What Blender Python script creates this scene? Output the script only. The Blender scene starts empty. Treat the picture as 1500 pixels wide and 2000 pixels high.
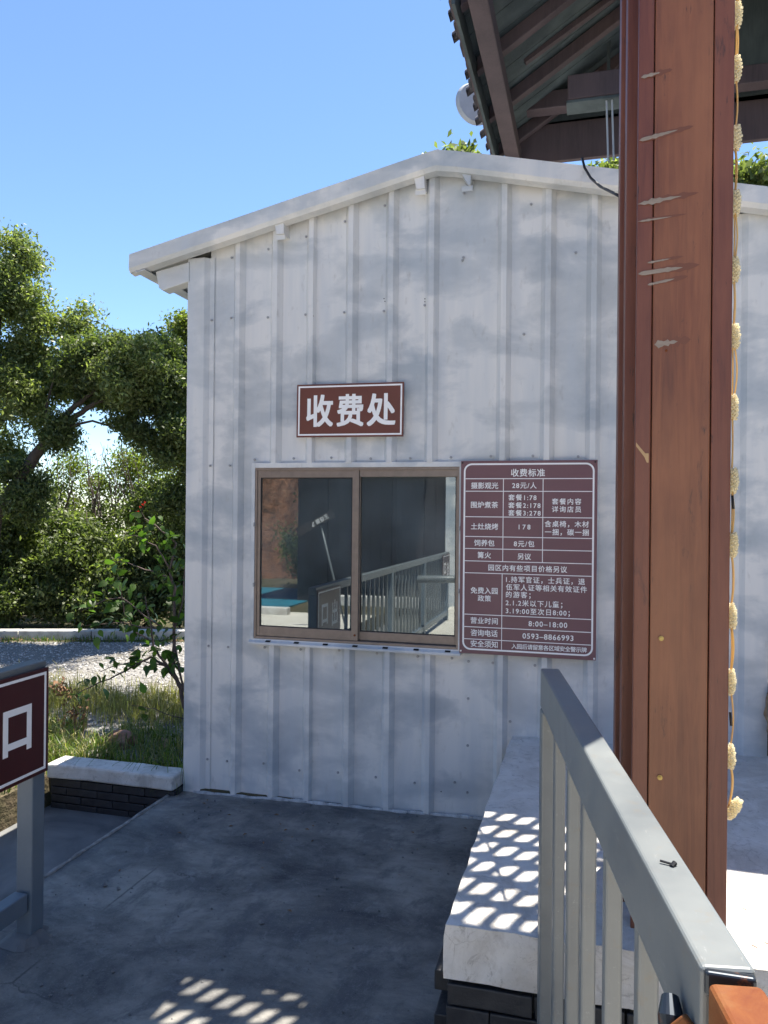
import bpy, bmesh, math, random
import numpy as np
from mathutils import Vector, Matrix, noise
R = math.radians
random.seed(7); rng = np.random.default_rng(11)
scene = bpy.context.scene
COL = scene.collection

# ------------------------------------------------------------------ camera
H = 1.55                       # eye height; the world is squared to the booth: x along its front wall, y away from the camera
YAW = R(15)
cam_d = bpy.data.cameras.new('camera'); cam = bpy.data.objects.new('camera', cam_d); COL.objects.link(cam)
cam_d.sensor_fit = 'VERTICAL'; cam_d.sensor_height = 24; cam_d.lens = 24 * 1503 / 2000
cam_d.clip_start = 0.05; cam_d.clip_end = 3000
cam.matrix_world = Matrix.Translation((0, 0, H)) @ Matrix.Rotation(YAW, 4, 'Z') @ Matrix.Rotation(R(90), 4, 'X') @ Matrix.Rotation(0.0095, 4, 'Z')
scene.camera = cam

# ------------------------------------------------------------------ sky and sun
SUN_EL = R(70); SUN_AZ = R(23.5)          # azimuth measured from +Y towards +X
w = bpy.data.worlds.new('World'); scene.world = w; w.use_nodes = True
nt = w.node_tree; bg = nt.nodes['Background']
sky = nt.nodes.new('ShaderNodeTexSky'); sky.sky_type = 'NISHITA'; sky.sun_disc = False
sky.sun_elevation = SUN_EL; sky.sun_rotation = SUN_AZ
sky.air_density = 1.0; sky.dust_density = 0.1; sky.ozone_density = 6.0; sky.altitude = 600
nt.links.new(sky.outputs[0], bg.inputs[0]); bg.inputs[1].default_value = 0.09
sl = bpy.data.lights.new('sun', 'SUN'); sl.energy = 4.8; sl.angle = R(0.3); sl.color = (1, .93, .82)
sun = bpy.data.objects.new('sun', sl); COL.objects.link(sun)
sdir = Vector((math.sin(SUN_AZ) * math.cos(SUN_EL), math.cos(SUN_AZ) * math.cos(SUN_EL), math.sin(SUN_EL)))
sun.rotation_euler = sdir.to_track_quat('Z', 'Y').to_euler()
vs = scene.view_settings; vs.view_transform = 'Standard'; vs.look = 'None'; vs.gamma = 1; vs.use_curve_mapping = False
vs.exposure = 1.5
scene.cycles.max_bounces = 8; scene.cycles.transparent_max_bounces = 24

# ------------------------------------------------------------------ helpers
F = 1503.0; CA, SA = math.cos(YAW), math.sin(YAW)
def at(px, py, depth):
    """world point seen at photograph pixel (px,py), depth metres in front of the eye"""
    X = px - 750; Y = py - 1000; r = 0.0095
    a = (X + r * Y) / F; b = -(Y - r * X) / F
    return Vector(((a * CA - SA) * depth, (a * SA + CA) * depth, H + b * depth))

def setp(o, label=None, cat=None, group=None, kind=None):
    if label: o['label'] = label
    if cat: o['category'] = cat
    if group: o['group'] = group
    if kind: o['kind'] = kind
    return o

def thing(name, label, cat, loc=(0, 0, 0), group=None):
    o = bpy.data.objects.new(name, None); COL.objects.link(o); o.location = loc
    return setp(o, label, cat, group)

class MB:
    def __init__(s): s.v = []; s.f = []
    def add(s, vs_, fs):
        n = len(s.v); s.v += [tuple(p) for p in vs_]; s.f += [tuple(i + n for i in f) for f in fs]; return s
    def box(s, x0, x1, y0, y1, z0, z1):
        v = [(x, y, z) for z in (z0, z1) for y in (y0, y1) for x in (x0, x1)]
        return s.add(v, [(0, 2, 3, 1), (4, 5, 7, 6), (0, 1, 5, 4), (2, 6, 7, 3), (0, 4, 6, 2), (1, 3, 7, 5)])
    def prism(s, poly, axis, a0, a1):
        """poly = list of 2D points; extruded along axis 'x','y' or 'z' from a0 to a1"""
        def P(p, a):
            return {'x': (a, p[0], p[1]), 'y': (p[0], a, p[1]), 'z': (p[0], p[1], a)}[axis]
        n = len(poly)
        v = [P(p, a0) for p in poly] + [P(p, a1) for p in poly]
        f = [tuple(range(n - 1, -1, -1)), tuple(range(n, 2 * n))] + [(i, (i + 1) % n, n + (i + 1) % n, n + i) for i in range(n)]
        return s.add(v, f)
    def bar(s, p, q, w_, h_, up=(0, 0, 1)):
        p = Vector(p); q = Vector(q); d = (q - p).normalized(); up = Vector(up)
        sd = d.cross(up).normalized(); u2 = sd.cross(d).normalized()
        v = []
        for c in (p, q):
            for a, b in ((-1, -1), (1, -1), (1, 1), (-1, 1)): v.append(c + sd * a * w_ / 2 + u2 * b * h_ / 2)
        return s.add(v, [(3, 2, 1, 0), (4, 5, 6, 7), (0, 1, 5, 4), (1, 2, 6, 5), (2, 3, 7, 6), (3, 0, 4, 7)])
    def tube(s, pts, rad, n=8):
        pts = [Vector(p) for p in pts]
        rr = rad if isinstance(rad, (list, tuple)) else [rad] * len(pts)
        v = []; f = []; prev = None
        for i, p in enumerate(pts):
            d = (pts[min(i + 1, len(pts) - 1)] - pts[max(i - 1, 0)]).normalized()
            if prev is None: prev = d.orthogonal().normalized()
            a = (prev - d * prev.dot(d)).normalized(); b = d.cross(a); prev = a
            for k in range(n):
                t = 2 * math.pi * k / n; v.append(p + (a * math.cos(t) + b * math.sin(t)) * rr[i])
        for i in range(len(pts) - 1):
            for k in range(n):
                f.append((i * n + k, i * n + (k + 1) % n, (i + 1) * n + (k + 1) % n, (i + 1) * n + k))
        f.append(tuple(range(n - 1, -1, -1))); f.append(tuple((len(pts) - 1) * n + k for k in range(n)))
        return s.add(v, f)
    def build(s, name, mat, parent=None, bevel=0, smooth=False, seg=2):
        me = bpy.data.meshes.new(name); me.from_pydata(s.v, [], s.f); me.update()
        bm = bmesh.new(); bm.from_mesh(me); bmesh.ops.recalc_face_normals(bm, faces=bm.faces)
        if bevel:
            bmesh.ops.bevel(bm, geom=list(bm.edges), offset=bevel, segments=seg, affect='EDGES', profile=.5, clamp_overlap=True)
        bm.to_mesh(me); bm.free()
        if smooth:
            for p in me.polygons: p.use_smooth = True
        me.materials.append(mat)
        o = bpy.data.objects.new(name, me); COL.objects.link(o)
        if parent: o.parent = parent
        return o

def child(name, mesh, parent, loc=(0, 0, 0), rot=None, scale=None):
    o = bpy.data.objects.new(name, mesh); COL.objects.link(o); o.parent = parent
    o.location = loc
    if rot: o.rotation_euler = rot
    if scale: o.scale = scale
    return o

def fast_mesh(name, verts, faces_n, nface, mat):
    """verts (N,3); faces of faces_n consecutive verts"""
    me = bpy.data.meshes.new(name)
    me.vertices.add(len(verts)); me.vertices.foreach_set('co', verts.astype(np.float32).ravel())
    me.loops.add(nface * faces_n); me.loops.foreach_set('vertex_index', np.arange(nface * faces_n, dtype=np.int32))
    me.polygons.add(nface); me.polygons.foreach_set('loop_start', np.arange(0, nface * faces_n, faces_n, dtype=np.int32))
    me.update(calc_edges=True); me.materials.append(mat)
    return me

def subdiv_noise(o, cuts, amp, scale, axis_lock=None, seed=0):
    bm = bmesh.new(); bm.from_mesh(o.data)
    bmesh.ops.subdivide_edges(bm, edges=bm.edges, cuts=cuts, use_grid_fill=True)
    for v in bm.verts:
        n = noise.noise_vector(v.co * scale + Vector((seed, 3.1 * seed, 0))) * amp
        if axis_lock: n = Vector([0 if k in axis_lock else n[k] for k in range(3)])
        v.co += n
    bm.to_mesh(o.data); bm.free()

# ------------------------------------------------------------------ materials
class NM:
    """small node helper"""
    def __init__(s, name, rough=.6, metal=0, spec=.4):
        s.m = bpy.data.materials.new(name); s.m.use_nodes = True; s.t = s.m.node_tree
        s.b = s.t.nodes['Principled BSDF']; s.b.inputs['Roughness'].default_value = rough
        s.b.inputs['Metallic'].default_value = metal; s.b.inputs['Specular IOR Level'].default_value = spec
        s.tc = s.t.nodes.new('ShaderNodeTexCoord')
    def map(s, sc=(1, 1, 1), src='Object', loc=(0, 0, 0), rot=(0, 0, 0)):
        n = s.t.nodes.new('ShaderNodeMapping'); n.inputs['Scale'].default_value = sc; n.inputs['Location'].default_value = loc; n.inputs['Rotation'].default_value = rot
        s.t.links.new(s.tc.outputs[src], n.inputs[0]); return n.outputs[0]
    def noise(s, scale, vec, detail=5, rough=.55, dist=0):
        n = s.t.nodes.new('ShaderNodeTexNoise'); n.inputs['Scale'].default_value = scale; n.inputs['Detail'].default_value = detail
        n.inputs['Roughness'].default_value = rough; n.inputs['Distortion'].default_value = dist
        s.t.links.new(vec, n.inputs['Vector']); return n.outputs['Fac']
    def ramp(s, fac, *stops):
        n = s.t.nodes.new('ShaderNodeValToRGB'); e = n.color_ramp.elements
        while len(e) < len(stops): e.new(.5)
        for k, (p, c) in enumerate(stops):
            e[k].position = p; e[k].color = (c, c, c, 1) if isinstance(c, (int, float)) else (*c, 1)
        s.t.links.new(fac, n.inputs[0]); return n.outputs[0]
    def mix(s, fac, a, b, mode='MIX'):
        n = s.t.nodes.new('ShaderNodeMix'); n.data_type = 'RGBA'; n.blend_type = mode
        for sock, val in ((n.inputs[0], fac), (n.inputs[6], a), (n.inputs[7], b)):
            if isinstance(val, (int, float)): sock.default_value = val if sock.type == 'VALUE' else (val, val, val, 1)
            elif isinstance(val, tuple): sock.default_value = (*val, 1)
            else: s.t.links.new(val, sock)
        return n.outputs[2]
    def color(s, c):
        if isinstance(c, tuple): s.b.inputs['Base Color'].default_value = (*c, 1)
        else: s.t.links.new(c, s.b.inputs['Base Color'])
        return s
    def rough(s, c): s.t.links.new(c, s.b.inputs['Roughness']); return s
    def bump(s, h, strength=.3, dist=.01):
        n = s.t.nodes.new('ShaderNodeBump'); n.inputs['Strength'].default_value = strength; n.inputs['Distance'].default_value = dist
        s.t.links.new(h, n.inputs['Height'])
        if s.b.inputs['Normal'].is_linked: s.t.links.new(s.b.inputs['Normal'].links[0].from_socket, n.inputs['Normal'])
        s.t.links.new(n.outputs[0], s.b.inputs['Normal']); return s

def m_cloud(name, rough=.34, stain=True):
    m = NM(name, rough, .0, .5)
    a = m.noise(2.1, m.map((1, 1, 1.9)), 7, .55, .35)
    b = m.noise(3.3, m.map((1, 1, 1.5), loc=(3, 1, 2)), 6, .55, .35)
    st = m.noise(9, m.map((1, 1, .12)), 3, .6)
    mask = m.ramp(m.mix(.35, a, b), (.41, 0), (.485, .4), (.545, 1))
    lowz = m.noise(1.1, m.map((1, 1, 1), loc=(7, 7, 7)), 3)
    blue = m.mix(m.ramp(lowz, (.4, 0), (.6, 1)), (.38, .43, .48), (.49, .515, .53))
    c = m.mix(mask, blue, (.72, .72, .71))
    c = m.mix(m.ramp(st, (.42, 0), (.70, .6)), c, (.52, .565, .61))
    if stain:
        d = m.noise(30, m.map((1, 1, .4)), 4); c = m.mix(m.ramp(d, (.62, 0), (.8, .35)), c, (.3, .29, .27))
    m.color(c); m.bump(m.noise(4, m.map((1, 1, .25)), 2), .12, .02); m.bump(m.noise(140, m.map()), .05, .002)
    return m.m
M = {}
M['cloud'] = m_cloud('cloud_painted_sheet')
M['trim'] = m_cloud('painted_trim', .4)
def m_simple(name, col, rough=.6, metal=0, var=.25, sc=12, bump=.1, stretch=(1, 1, 1), spec=.4):
    m = NM(name, rough, metal, spec)
    n = m.noise(sc, m.map(stretch), 6)
    dark = tuple(c * (1 - var) for c in col); light = tuple(min(1, c * (1 + var)) for c in col)
    m.color(m.mix(m.ramp(n, (.3, 0), (.7, 1)), dark, light)); m.bump(m.noise(sc * 8, m.map(stretch)), bump, .004)
    return m.m
M['steel'] = m_simple('galvanised_screw', (.33, .34, .36), .5, .3, .2, 60)
M['hole'] = m_simple('dark_opening', (.01, .011, .012), .9)
M['bronze'] = m_simple('bronze_aluminium', (.25, .205, .175), .42, .35, .12, 20, .03)
M['rubber'] = m_simple('black_gasket', (.012, .012, .013), .6)
# concrete ramp: dark, smeared cement
m = NM('smeared_concrete', .72, 0, .35)
a = m.noise(1.6, m.map((1, 1.6, 1), rot=(0, 0, .6)), 10, .68, .35)
b = m.noise(3.7, m.map((1.3, .8, 1), rot=(0, 0, -.5)), 9, .7, .3)
c = m.mix(m.ramp(a, (.36, 0), (.5, .5), (.62, 1)), (.056, .058, .062), (.28, .268, .24))
c = m.mix(m.ramp(b, (.50, 0), (.60, .7)), c, (.085, .088, .094))
c = m.mix(m.ramp(m.noise(9, m.map(rot=(0, 0, .6)), 10, .78, .8), (.55, 0), (.68, .5)), c, (.30, .30, .29))
c = m.mix(m.ramp(m.noise(16, m.map((1, 1.8, 1), rot=(0, 0, .4), loc=(4, 4, 0)), 10, .8, .6), (.54, 0), (.64, .4)), c, (.050, .053, .058))
c = m.mix(m.ramp(m.noise(150, m.map(), 4, .8), (.56, 0), (.68, .6)), c, (.26, .255, .24))
c = m.mix(m.ramp(m.noise(55, m.map()), (.66, 0), (.75, .6)), c, (.02, .02, .022))
v2 = m.t.nodes.new('ShaderNodeTexVoronoi'); v2.feature = 'DISTANCE_TO_EDGE'; v2.inputs['Scale'].default_value = .8
m.t.links.new(m.mix(.25, m.map(), m.noise(3, m.map(), 6, .7), 'ADD'), v2.inputs['Vector'])
c = m.mix(m.mix(m.ramp(m.noise(1.1, m.map(loc=(3, 0, 0))), (.54, 0), (.62, .7)), 0.0, m.ramp(v2.outputs['Distance'], (0, 1), (.004, 0))), c, (.02, .02, .022))
m.color(c); m.bump(m.noise(3, m.map((1, 1.5, 1)), 5, .6, .5), .25, .02); m.bump(m.noise(90, m.map(), 8, .7), .35, .004)
M['concrete'] = m.m
m = NM('pale_path_concrete', .8, 0, .3)
a = m.noise(2.4, m.map(), 8, .6, .6)
c = m.mix(m.ramp(a, (.35, 0), (.65, 1)), (.085, .09, .095), (.20, .20, .195)); m.color(c); m.bump(m.noise(80, m.map(), 8, .7), .3, .004)
M['path'] = m.m
m = NM('old_white_limewash', .8, 0, .3)
a = m.noise(5, m.map(), 8, .65, .6); vor = m.t.nodes.new('ShaderNodeTexVoronoi'); vor.feature = 'DISTANCE_TO_EDGE'; vor.inputs['Scale'].default_value = 5
dn = m.noise(4, m.map(), 6, .7); dis = m.mix(.12, m.map(), m.t.nodes[-1].outputs[0] if False else dn, 'ADD')
m.t.links.new(dis, vor.inputs['Vector'])
crack = m.ramp(vor.outputs['Distance'], (.0, .8), (.006, 0))
c = m.mix(m.ramp(a, (.35, 0), (.7, 1)), (.54, .515, .475), (.72, .705, .675))
c = m.mix(m.ramp(m.noise(2.2, m.map(loc=(2, 2, 2)), 8, .75, .8), (.50, 0), (.66, .7)), c, (.36, .33, .29))
c = m.mix(m.ramp(m.noise(13, m.map(loc=(5, 2, 2)), 8, .8, 1.5), (.55, 0), (.63, .55)), c, (.27, .25, .23))
c = m.mix(m.mix(m.ramp(m.noise(3, m.map()), (.54, 0), (.62, .8)), 0.0, crack), c, (.30, .27, .24))
c = m.mix(m.ramp(m.noise(24, m.map(), 8, .75, 1.0), (.60, 0), (.68, .6)), c, (.40, .37, .33))
m.color(c); m.bump(m.noise(7, m.map(), 8, .65), .6, .02); m.bump(m.noise(60, m.map(), 6), .25, .004)
M['white'] = m.m
m = NM('black_painted_brick', .5, 0, .5)
a = m.noise(7, m.map(), 8, .6)
c = m.mix(m.ramp(a, (.35, 0), (.65, 1)), (.012, .014, .018), (.035, .037, .042))
c = m.mix(m.ramp(m.noise(11, m.map(loc=(1, 5, 2)), 8, .75, .5), (.67, 0), (.70, 1)), c, (.30, .25, .20))
m.color(c); m.bump(m.noise(40, m.map(), 8, .7), .5, .006)
M['brick'] = m.m
# red-brown varnished timber
def m_timber(name, base, dark, worn, knots=True, rough=.45):
    m = NM(name, rough, 0, .45)
    g = m.noise(14, m.map((3, 3, .16)), 9, .65, 1.4)
    big = m.noise(2.2, m.map((1.5, 1.5, .5), loc=(4, 2, 1)), 5, .6)
    c = m.mix(m.ramp(g, (.3, 0), (.7, 1)), dark, base)
    c = m.mix(m.ramp(big, (.42, 0), (.66, .75)), c, worn)
    if knots:
        k = m.noise(6.5, m.map((2.2, 2.2, .55), loc=(8, 3, 5)), 6, .7, .5)
        c = m.mix(m.ramp(k, (.60, 0), (.68, .85)), c, (.035, .022, .02))
        k2 = m.noise(30, m.map((3, 3, .35), loc=(1, 3, 5)), 4, .6)
        c = m.mix(m.ramp(k2, (.66, 0), (.72, .8)), c, (.03, .02, .018))
    m.color(c); m.bump(g, .18, .006); m.bump(m.noise(120, m.map((3, 3, .1)), 4), .12, .003)
    return m.m
M['timber'] = m_timber('red_brown_timber', (.205, .074, .035), (.115, .040, .022), (.285, .118, .056))
M['timber2'] = m_timber('dark_red_timber', (.17, .056, .033), (.10, .032, .022), (.215, .08, .045), True)
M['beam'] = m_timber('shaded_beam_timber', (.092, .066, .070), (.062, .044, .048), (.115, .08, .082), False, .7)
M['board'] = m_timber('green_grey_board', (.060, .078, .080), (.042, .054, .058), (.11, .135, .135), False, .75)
m = NM('grey_enamel', .36, 0, .5)
a = m.noise(5, m.map(), 7, .6); c = m.mix(m.ramp(a, (.35, 0), (.7, 1)), (.125, .14, .148), (.175, .19, .19))
c = m.mix(m.ramp(m.noise(26, m.map(), 9, .75), (.56, 0), (.70, .5)), c, (.17, .145, .11))
c = m.mix(m.ramp(m.noise(60, m.map((1, .25, 1)), 9, .8), (.60, 0), (.66, .45)), c, (.30, .31, .30))
m.color(c); m.bump(m.noise(40, m.map(), 4), .06, .003); m.rough(m.ramp(a, (.3, .30), (.7, .5))); M['grey'] = m.m
m = NM('blue_grey_enamel', .4, 0, .5)
a = m.noise(5, m.map(), 7, .6); m.color(m.mix(m.ramp(a, (.35, 0), (.7, 1)), (.12, .155, .19), (.16, .195, .225))); m.bump(m.noise(60, m.map(), 4), .06, .003); M['bluegrey'] = m.m
m = NM('rusted_steel', .75, 0, .3)
a = m.noise(16, m.map(), 9, .7, .6); b = m.noise(6, m.map(loc=(3, 3, 3)), 6, .6)
c = m.mix(m.ramp(a, (.36, 0), (.62, 1)), (.12, .024, .004), (.18, .055, .011)); c = m.mix(m.ramp(b, (.54, 0), (.68, .8)), c, (.22, .13, .05)); c = m.mix(m.ramp(a, (.58, 0), (.68, .8)), c, (.13, .035, .015))
m.color(c); m.bump(a, .5, .004); M['rust'] = m.m
m = NM('dark_hinge_steel', .3, .5, .5); a = m.noise(22, m.map(), 8, .7)
m.color(m.mix(m.ramp(a, (.58, 0), (.66, 1)), (.025, .033, .045), (.22, .09, .04))); M['hinge'] = m.m
M['sign'] = m_simple('sign_brown', (.155, .056, .042), .35, 0, .10, 6, .02, spec=.4)
M['price'] = m_simple('price_board_brown', (.175, .085, .098), .42, 0, .06, 6, .02, spec=.4)
M['signwhite'] = m_simple('sign_white', (.90, .90, .90), .45, 0, .03, 9, .01)
M['darksign'] = m_simple('dark_maroon_sign', (.060, .014, .014), .4, 0, .08, 6, .02, spec=.3)
M['mortar'] = m_simple('white_mortar', (.42, .43, .44), .85, 0, .4, 25, .6)
M['kerb'] = m_simple('kerb_limewash', (.52, .51, .47), .85, 0, .35, 7, .4)
M['bark'] = m_simple('bark', (.075, .058, .045), .9, 0, .45, 9, .8, (1, 1, .3))
M['twig'] = m_simple('sapling_bark', (.13, .095, .085), .8, 0, .35, 14, .4, (1, 1, .4))
m = NM('orange_soil', .95, 0, .2)
a = m.noise(1.3, m.map(), 10, .72, .6); b = m.noise(5, m.map(), 9, .75, .8)
c = m.mix(m.ramp(a, (.35, 0), (.62, 1)), (.17, .085, .055), (.40, .20, .12)); c = m.mix(m.ramp(b, (.50, 0), (.62, .8)), c, (.07, .045, .03)); c = m.mix(m.ramp(b, (.3, .6), (.42, 0)), c, (.45, .33, .22))
m.color(c); m.bump(b, 1, .25); M['soil'] = m.m
M['turquoise'] = m_simple('turquoise_paint', (.02, .16, .23), .6, 0, .25, 3)
M['plaster'] = m_simple('gatehouse_cladding', (.032, .026, .026), .6, 0, .3, 4, .2, (1, 1, .2))
M['lampgrey'] = m_simple('pale_disc', (.40, .42, .45), .6, 0, .08, 8)
M['tile'] = m_simple('grey_roof_tile', (.12, .11, .115), .8, 0, .35, 14, .4)
M['black'] = m_simple('black_plastic', (.012, .012, .014), .4)
M['brass'] = m_simple('brass_bolt', (.38, .28, .10), .4, .7, .2, 60)
M['dry'] = m_simple('dry_leaf', (.20, .11, .055), .8, 0, .4, 20)
M['interior'] = m_simple('interior_wall', (.16, .17, .18), .8, 0, .15, 4)
M['rock'] = m_simple('tan_stone', (.34, .24, .15), .85, 0, .45, 9, .9, (1, 1, 2.5))
M['pebble'] = m_simple('reddish_stone', (.26, .15, .11), .8, 0, .3, 12, .4)
def m_leaf(name, c1, c2, trans=.35, tcol=None):
    m = NM(name, .45, 0, .35); t = m.t
    g = t.nodes.new('ShaderNodeNewGeometry')
    col = m.ramp(g.outputs['Random Per Island'], (0, c1), (.75, c2), (1, tuple(min(1, x * 1.7) for x in c2)))
    m.color(col)
    tr = t.nodes.new('ShaderNodeBsdfTranslucent'); mx = t.nodes.new('ShaderNodeMixShader'); mx.inputs[0].default_value = trans
    t.links.new(m.mix(1.0, col, tcol or (1.6, 1.9, .6), 'MULTIPLY'), tr.inputs[0])
    t.links.new(m.b.outputs[0], mx.inputs[1]); t.links.new(tr.outputs[0], mx.inputs[2])
    t.links.new(mx.outputs[0], t.nodes['Material Output'].inputs[0]); return m.m
M['leaf_a'] = m_leaf('leaf_light', (.105, .135, .050), (.21, .24, .10), .45, (1.3, 1.5, .6))
M['leaf_b'] = m_leaf('leaf_dark', (.050, .078, .034), (.14, .17, .070), .42, (1.4, 1.6, .6))
M['leaf_c'] = m_leaf('leaf_yellow', (.075, .10, .026), (.15, .17, .05), .45)
M['leaf_s'] = m_leaf('leaf_sapling', (.045, .095, .022), (.10, .18, .04), .45)
M['grass'] = m_leaf('grass_blades', (.045, .085, .018), (.11, .15, .035), .4)
M['grassdry'] = m_leaf('grass_dry', (.15, .14, .06), (.28, .25, .12), .4)
M['flower'] = m_leaf('red_petals', (.35, .03, .02), (.5, .07, .04), .4, (1.2, .6, .4))
m = NM('gravel_ground', .9, 0, .3)
a = m.noise(40, m.map(), 8, .7); c = m.mix(m.ramp(a, (.35, 0), (.65, 1)), (.11, .105, .10), (.36, .35, .33))
c = m.mix(m.ramp(m.noise(1.3, m.map(), 6), (.5, 0), (.62, .6)), c, (.10, .085, .055)); m.color(c); m.bump(a, .8, .02); M['gravel'] = m.m
m = NM('gravel_chips', .85, 0, .3); g = m.t.nodes.new('ShaderNodeNewGeometry')
m.color(m.ramp(g.outputs['Random Per Island'], (0, (.16, .15, .14)), (.6, (.38, .37, .35)), (1, (.58, .57, .55)))); M['chips'] = m.m
m = NM('earth', .95, 0, .2)
a = m.noise(3, m.map(), 9, .7); c = m.mix(m.ramp(a, (.38, 0), (.6, 1)), (.045, .050, .022), (.12, .095, .06)); m.color(c); m.bump(m.noise(25, m.map(), 8), .7, .03); M['earth'] = m.m
# glass: film-tinted pane that mirrors what stands behind the camera
m = NM('window_glass', 0); t = m.t
tr = t.nodes.new('ShaderNodeBsdfTransparent'); tr.inputs[0].default_value = (.46, .54, .56, 1)
gl = t.nodes.new('ShaderNodeBsdfGlossy'); gl.inputs['Roughness'].default_value = .012; gl.inputs[0].default_value = (.86, .93, .95, 1)
lw = t.nodes.new('ShaderNodeLayerWeight'); lw.inputs[0].default_value = .35
fr = m.ramp(lw.outputs['Fresnel'], (0, .21), (1, 1)); mx = t.nodes.new('ShaderNodeMixShader')
t.links.new(fr, mx.inputs[0]); t.links.new(tr.outputs[0], mx.inputs[1]); t.links.new(gl.outputs[0], mx.inputs[2])
df = t.nodes.new('ShaderNodeBsdfDiffuse'); df.inputs[0].default_value = (.38, .47, .52, 1); mx2 = t.nodes.new('ShaderNodeMixShader')
dust_haze = m.ramp(m.noise(2.5, m.map(), 7, .65), (.35, .04), (.7, .20)); t.links.new(dust_haze, mx2.inputs[0])  # bluish film: dust, plus the sky's haze put into the colour
t.links.new(mx.outputs[0], mx2.inputs[1]); t.links.new(df.outputs[0], mx2.inputs[2])
t.links.new(mx2.outputs[0], t.nodes['Material Output'].inputs[0]); M['glass'] = m.m
# warm LED rope plastic
m = NM('amber_led_plastic', .25, 0, .6); t = m.t; m.color((.95, .88, .70))
tr = t.nodes.new('ShaderNodeBsdfTranslucent'); tr.inputs[0].default_value = (1, .95, .78, 1); mx = t.nodes.new('ShaderNodeMixShader'); mx.inputs[0].default_value = .75
t.links.new(m.b.outputs[0], mx.inputs[1]); t.links.new(tr.outputs[0], mx.inputs[2]); t.links.new(mx.outputs[0], t.nodes['Material Output'].inputs[0])
M['led'] = m.m
m = NM('amber_cord', .3, 0, .6); t = m.t; m.color((.85, .62, .28))
tr = t.nodes.new('ShaderNodeBsdfTranslucent'); tr.inputs[0].default_value = (.95, .72, .32, 1); mx = t.nodes.new('ShaderNodeMixShader'); mx.inputs[0].default_value = .5
t.links.new(m.b.outputs[0], mx.inputs[1]); t.links.new(tr.outputs[0], mx.inputs[2]); t.links.new(mx.outputs[0], t.nodes['Material Output'].inputs[0])
M['cord'] = m.m

# text -----------------------------------------------------------------
def text_mesh(txt, width, height, bold=.012, depth=.0012, spacing=None):
    """flat lettering in the XY plane centred on the origin, width x height metres (height = ideograph height)"""
    cu = bpy.data.curves.new('lettering', 'FONT'); cu.body = txt; cu.size = 1; cu.extrude = 0; cu.offset = 0; cu.resolution_u = 4
    o = bpy.data.objects.new('lettering', cu); COL.objects.link(o)
    def ext():
        bpy.context.view_layer.update(); dg = bpy.context.evaluated_depsgraph_get(); dg.update()
        me = bpy.data.meshes.new_from_object(o.evaluated_get(dg)); co = np.array([v.co[:] for v in me.vertices]); return me, co
    s = height / .90 if ord(txt[-1]) > 127 or ord(txt[0]) > 127 else height / .73
    if len(txt) > 1:
        me, co = ext(); w1 = np.ptp(co[:, 0]) * s; cu.space_character = 1.3
        me, co = ext(); w2 = np.ptp(co[:, 0]) * s
        cu.space_character = max(.7, 1 + .3 * (width - w1) / max(1e-6, w2 - w1))
    me, co = ext()
    mn, mx_ = co.min(0), co.max(0)
    sx = width / (mx_[0] - mn[0])
    cx = (mn[0] + mx_[0]) / 2; cy = (mn[1] + mx_[1]) / 2
    co = np.stack([(co[:, 0] - cx) * sx, (co[:, 1] - cy) * s, np.zeros(len(co))], 1)
    # heavier strokes: the same outline a hair's breadth around itself, each on its own level
    fc = [tuple(p.vertices) for p in me.polygons]; nv = len(co); V = []; Fc = []
    k = bold * s
    for q, (dx, dy) in enumerate(((0, 0), (-k, -k), (k, -k), (-k, k), (k, k), (-k, 0), (k, 0), (0, k), (0, -k))):
        c2 = co + np.array([dx, dy, depth * (.5 + .06 * q)]); V += [tuple(c) for c in c2]; Fc += [tuple(i + q * nv for i in f) for f in fc]
    me = bpy.data.meshes.new('lettering'); me.from_pydata(V, [], Fc)
    bpy.data.objects.remove(o)
    me.materials.clear(); me.materials.append(M['signwhite']); return me

# ================================================================== THE GROUND
def axis(vals): return sorted(set(vals))
gx = axis([-1500, -600, -200, -60, -25] + [round(-14 + .5 * i, 2) for i in range(22)] + [-3.06, -3.02, -2.2, 0, 3, 6, 12, 30, 100, 400, 1500])
gy = axis([-1500, -400, -100, -40, -20, -12, -8, -5, -2, 0, 2, 3, 3.86, 3.9] + [4 + .5 * i for i in range(16)] + [12, 15, 20, 40, 100, 400, 1500])
def gh(x, y):
    if -3.04 < x < 6 and y < 3.88 and y > -14: return -.32
    if y > 22: return -3 - (y - 22) * .04
    if y < -30 or x < -50 or x > 50: return -2
    z = -.012
    if y > 8.4 or x < -7: z += .04 * noise.noise(Vector((x * .8, y * .8, 0)))
    return z
mb = MB(); nx, ny = len(gx), len(gy)
mb.add([(x, y, gh(x, y)) for y in gy for x in gx], [(j * nx + i, j * nx + i + 1, (j + 1) * nx + i + 1, (j + 1) * nx + i) for j in range(ny - 1) for i in range(nx - 1)])
setp(mb.build('ground', M['earth']), kind='structure')
# sunken path on the left
setp(MB().box(-3.03, -2.23, -8, 3.87, -.30, -.18).build('path', M['path']), kind='structure')
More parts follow.
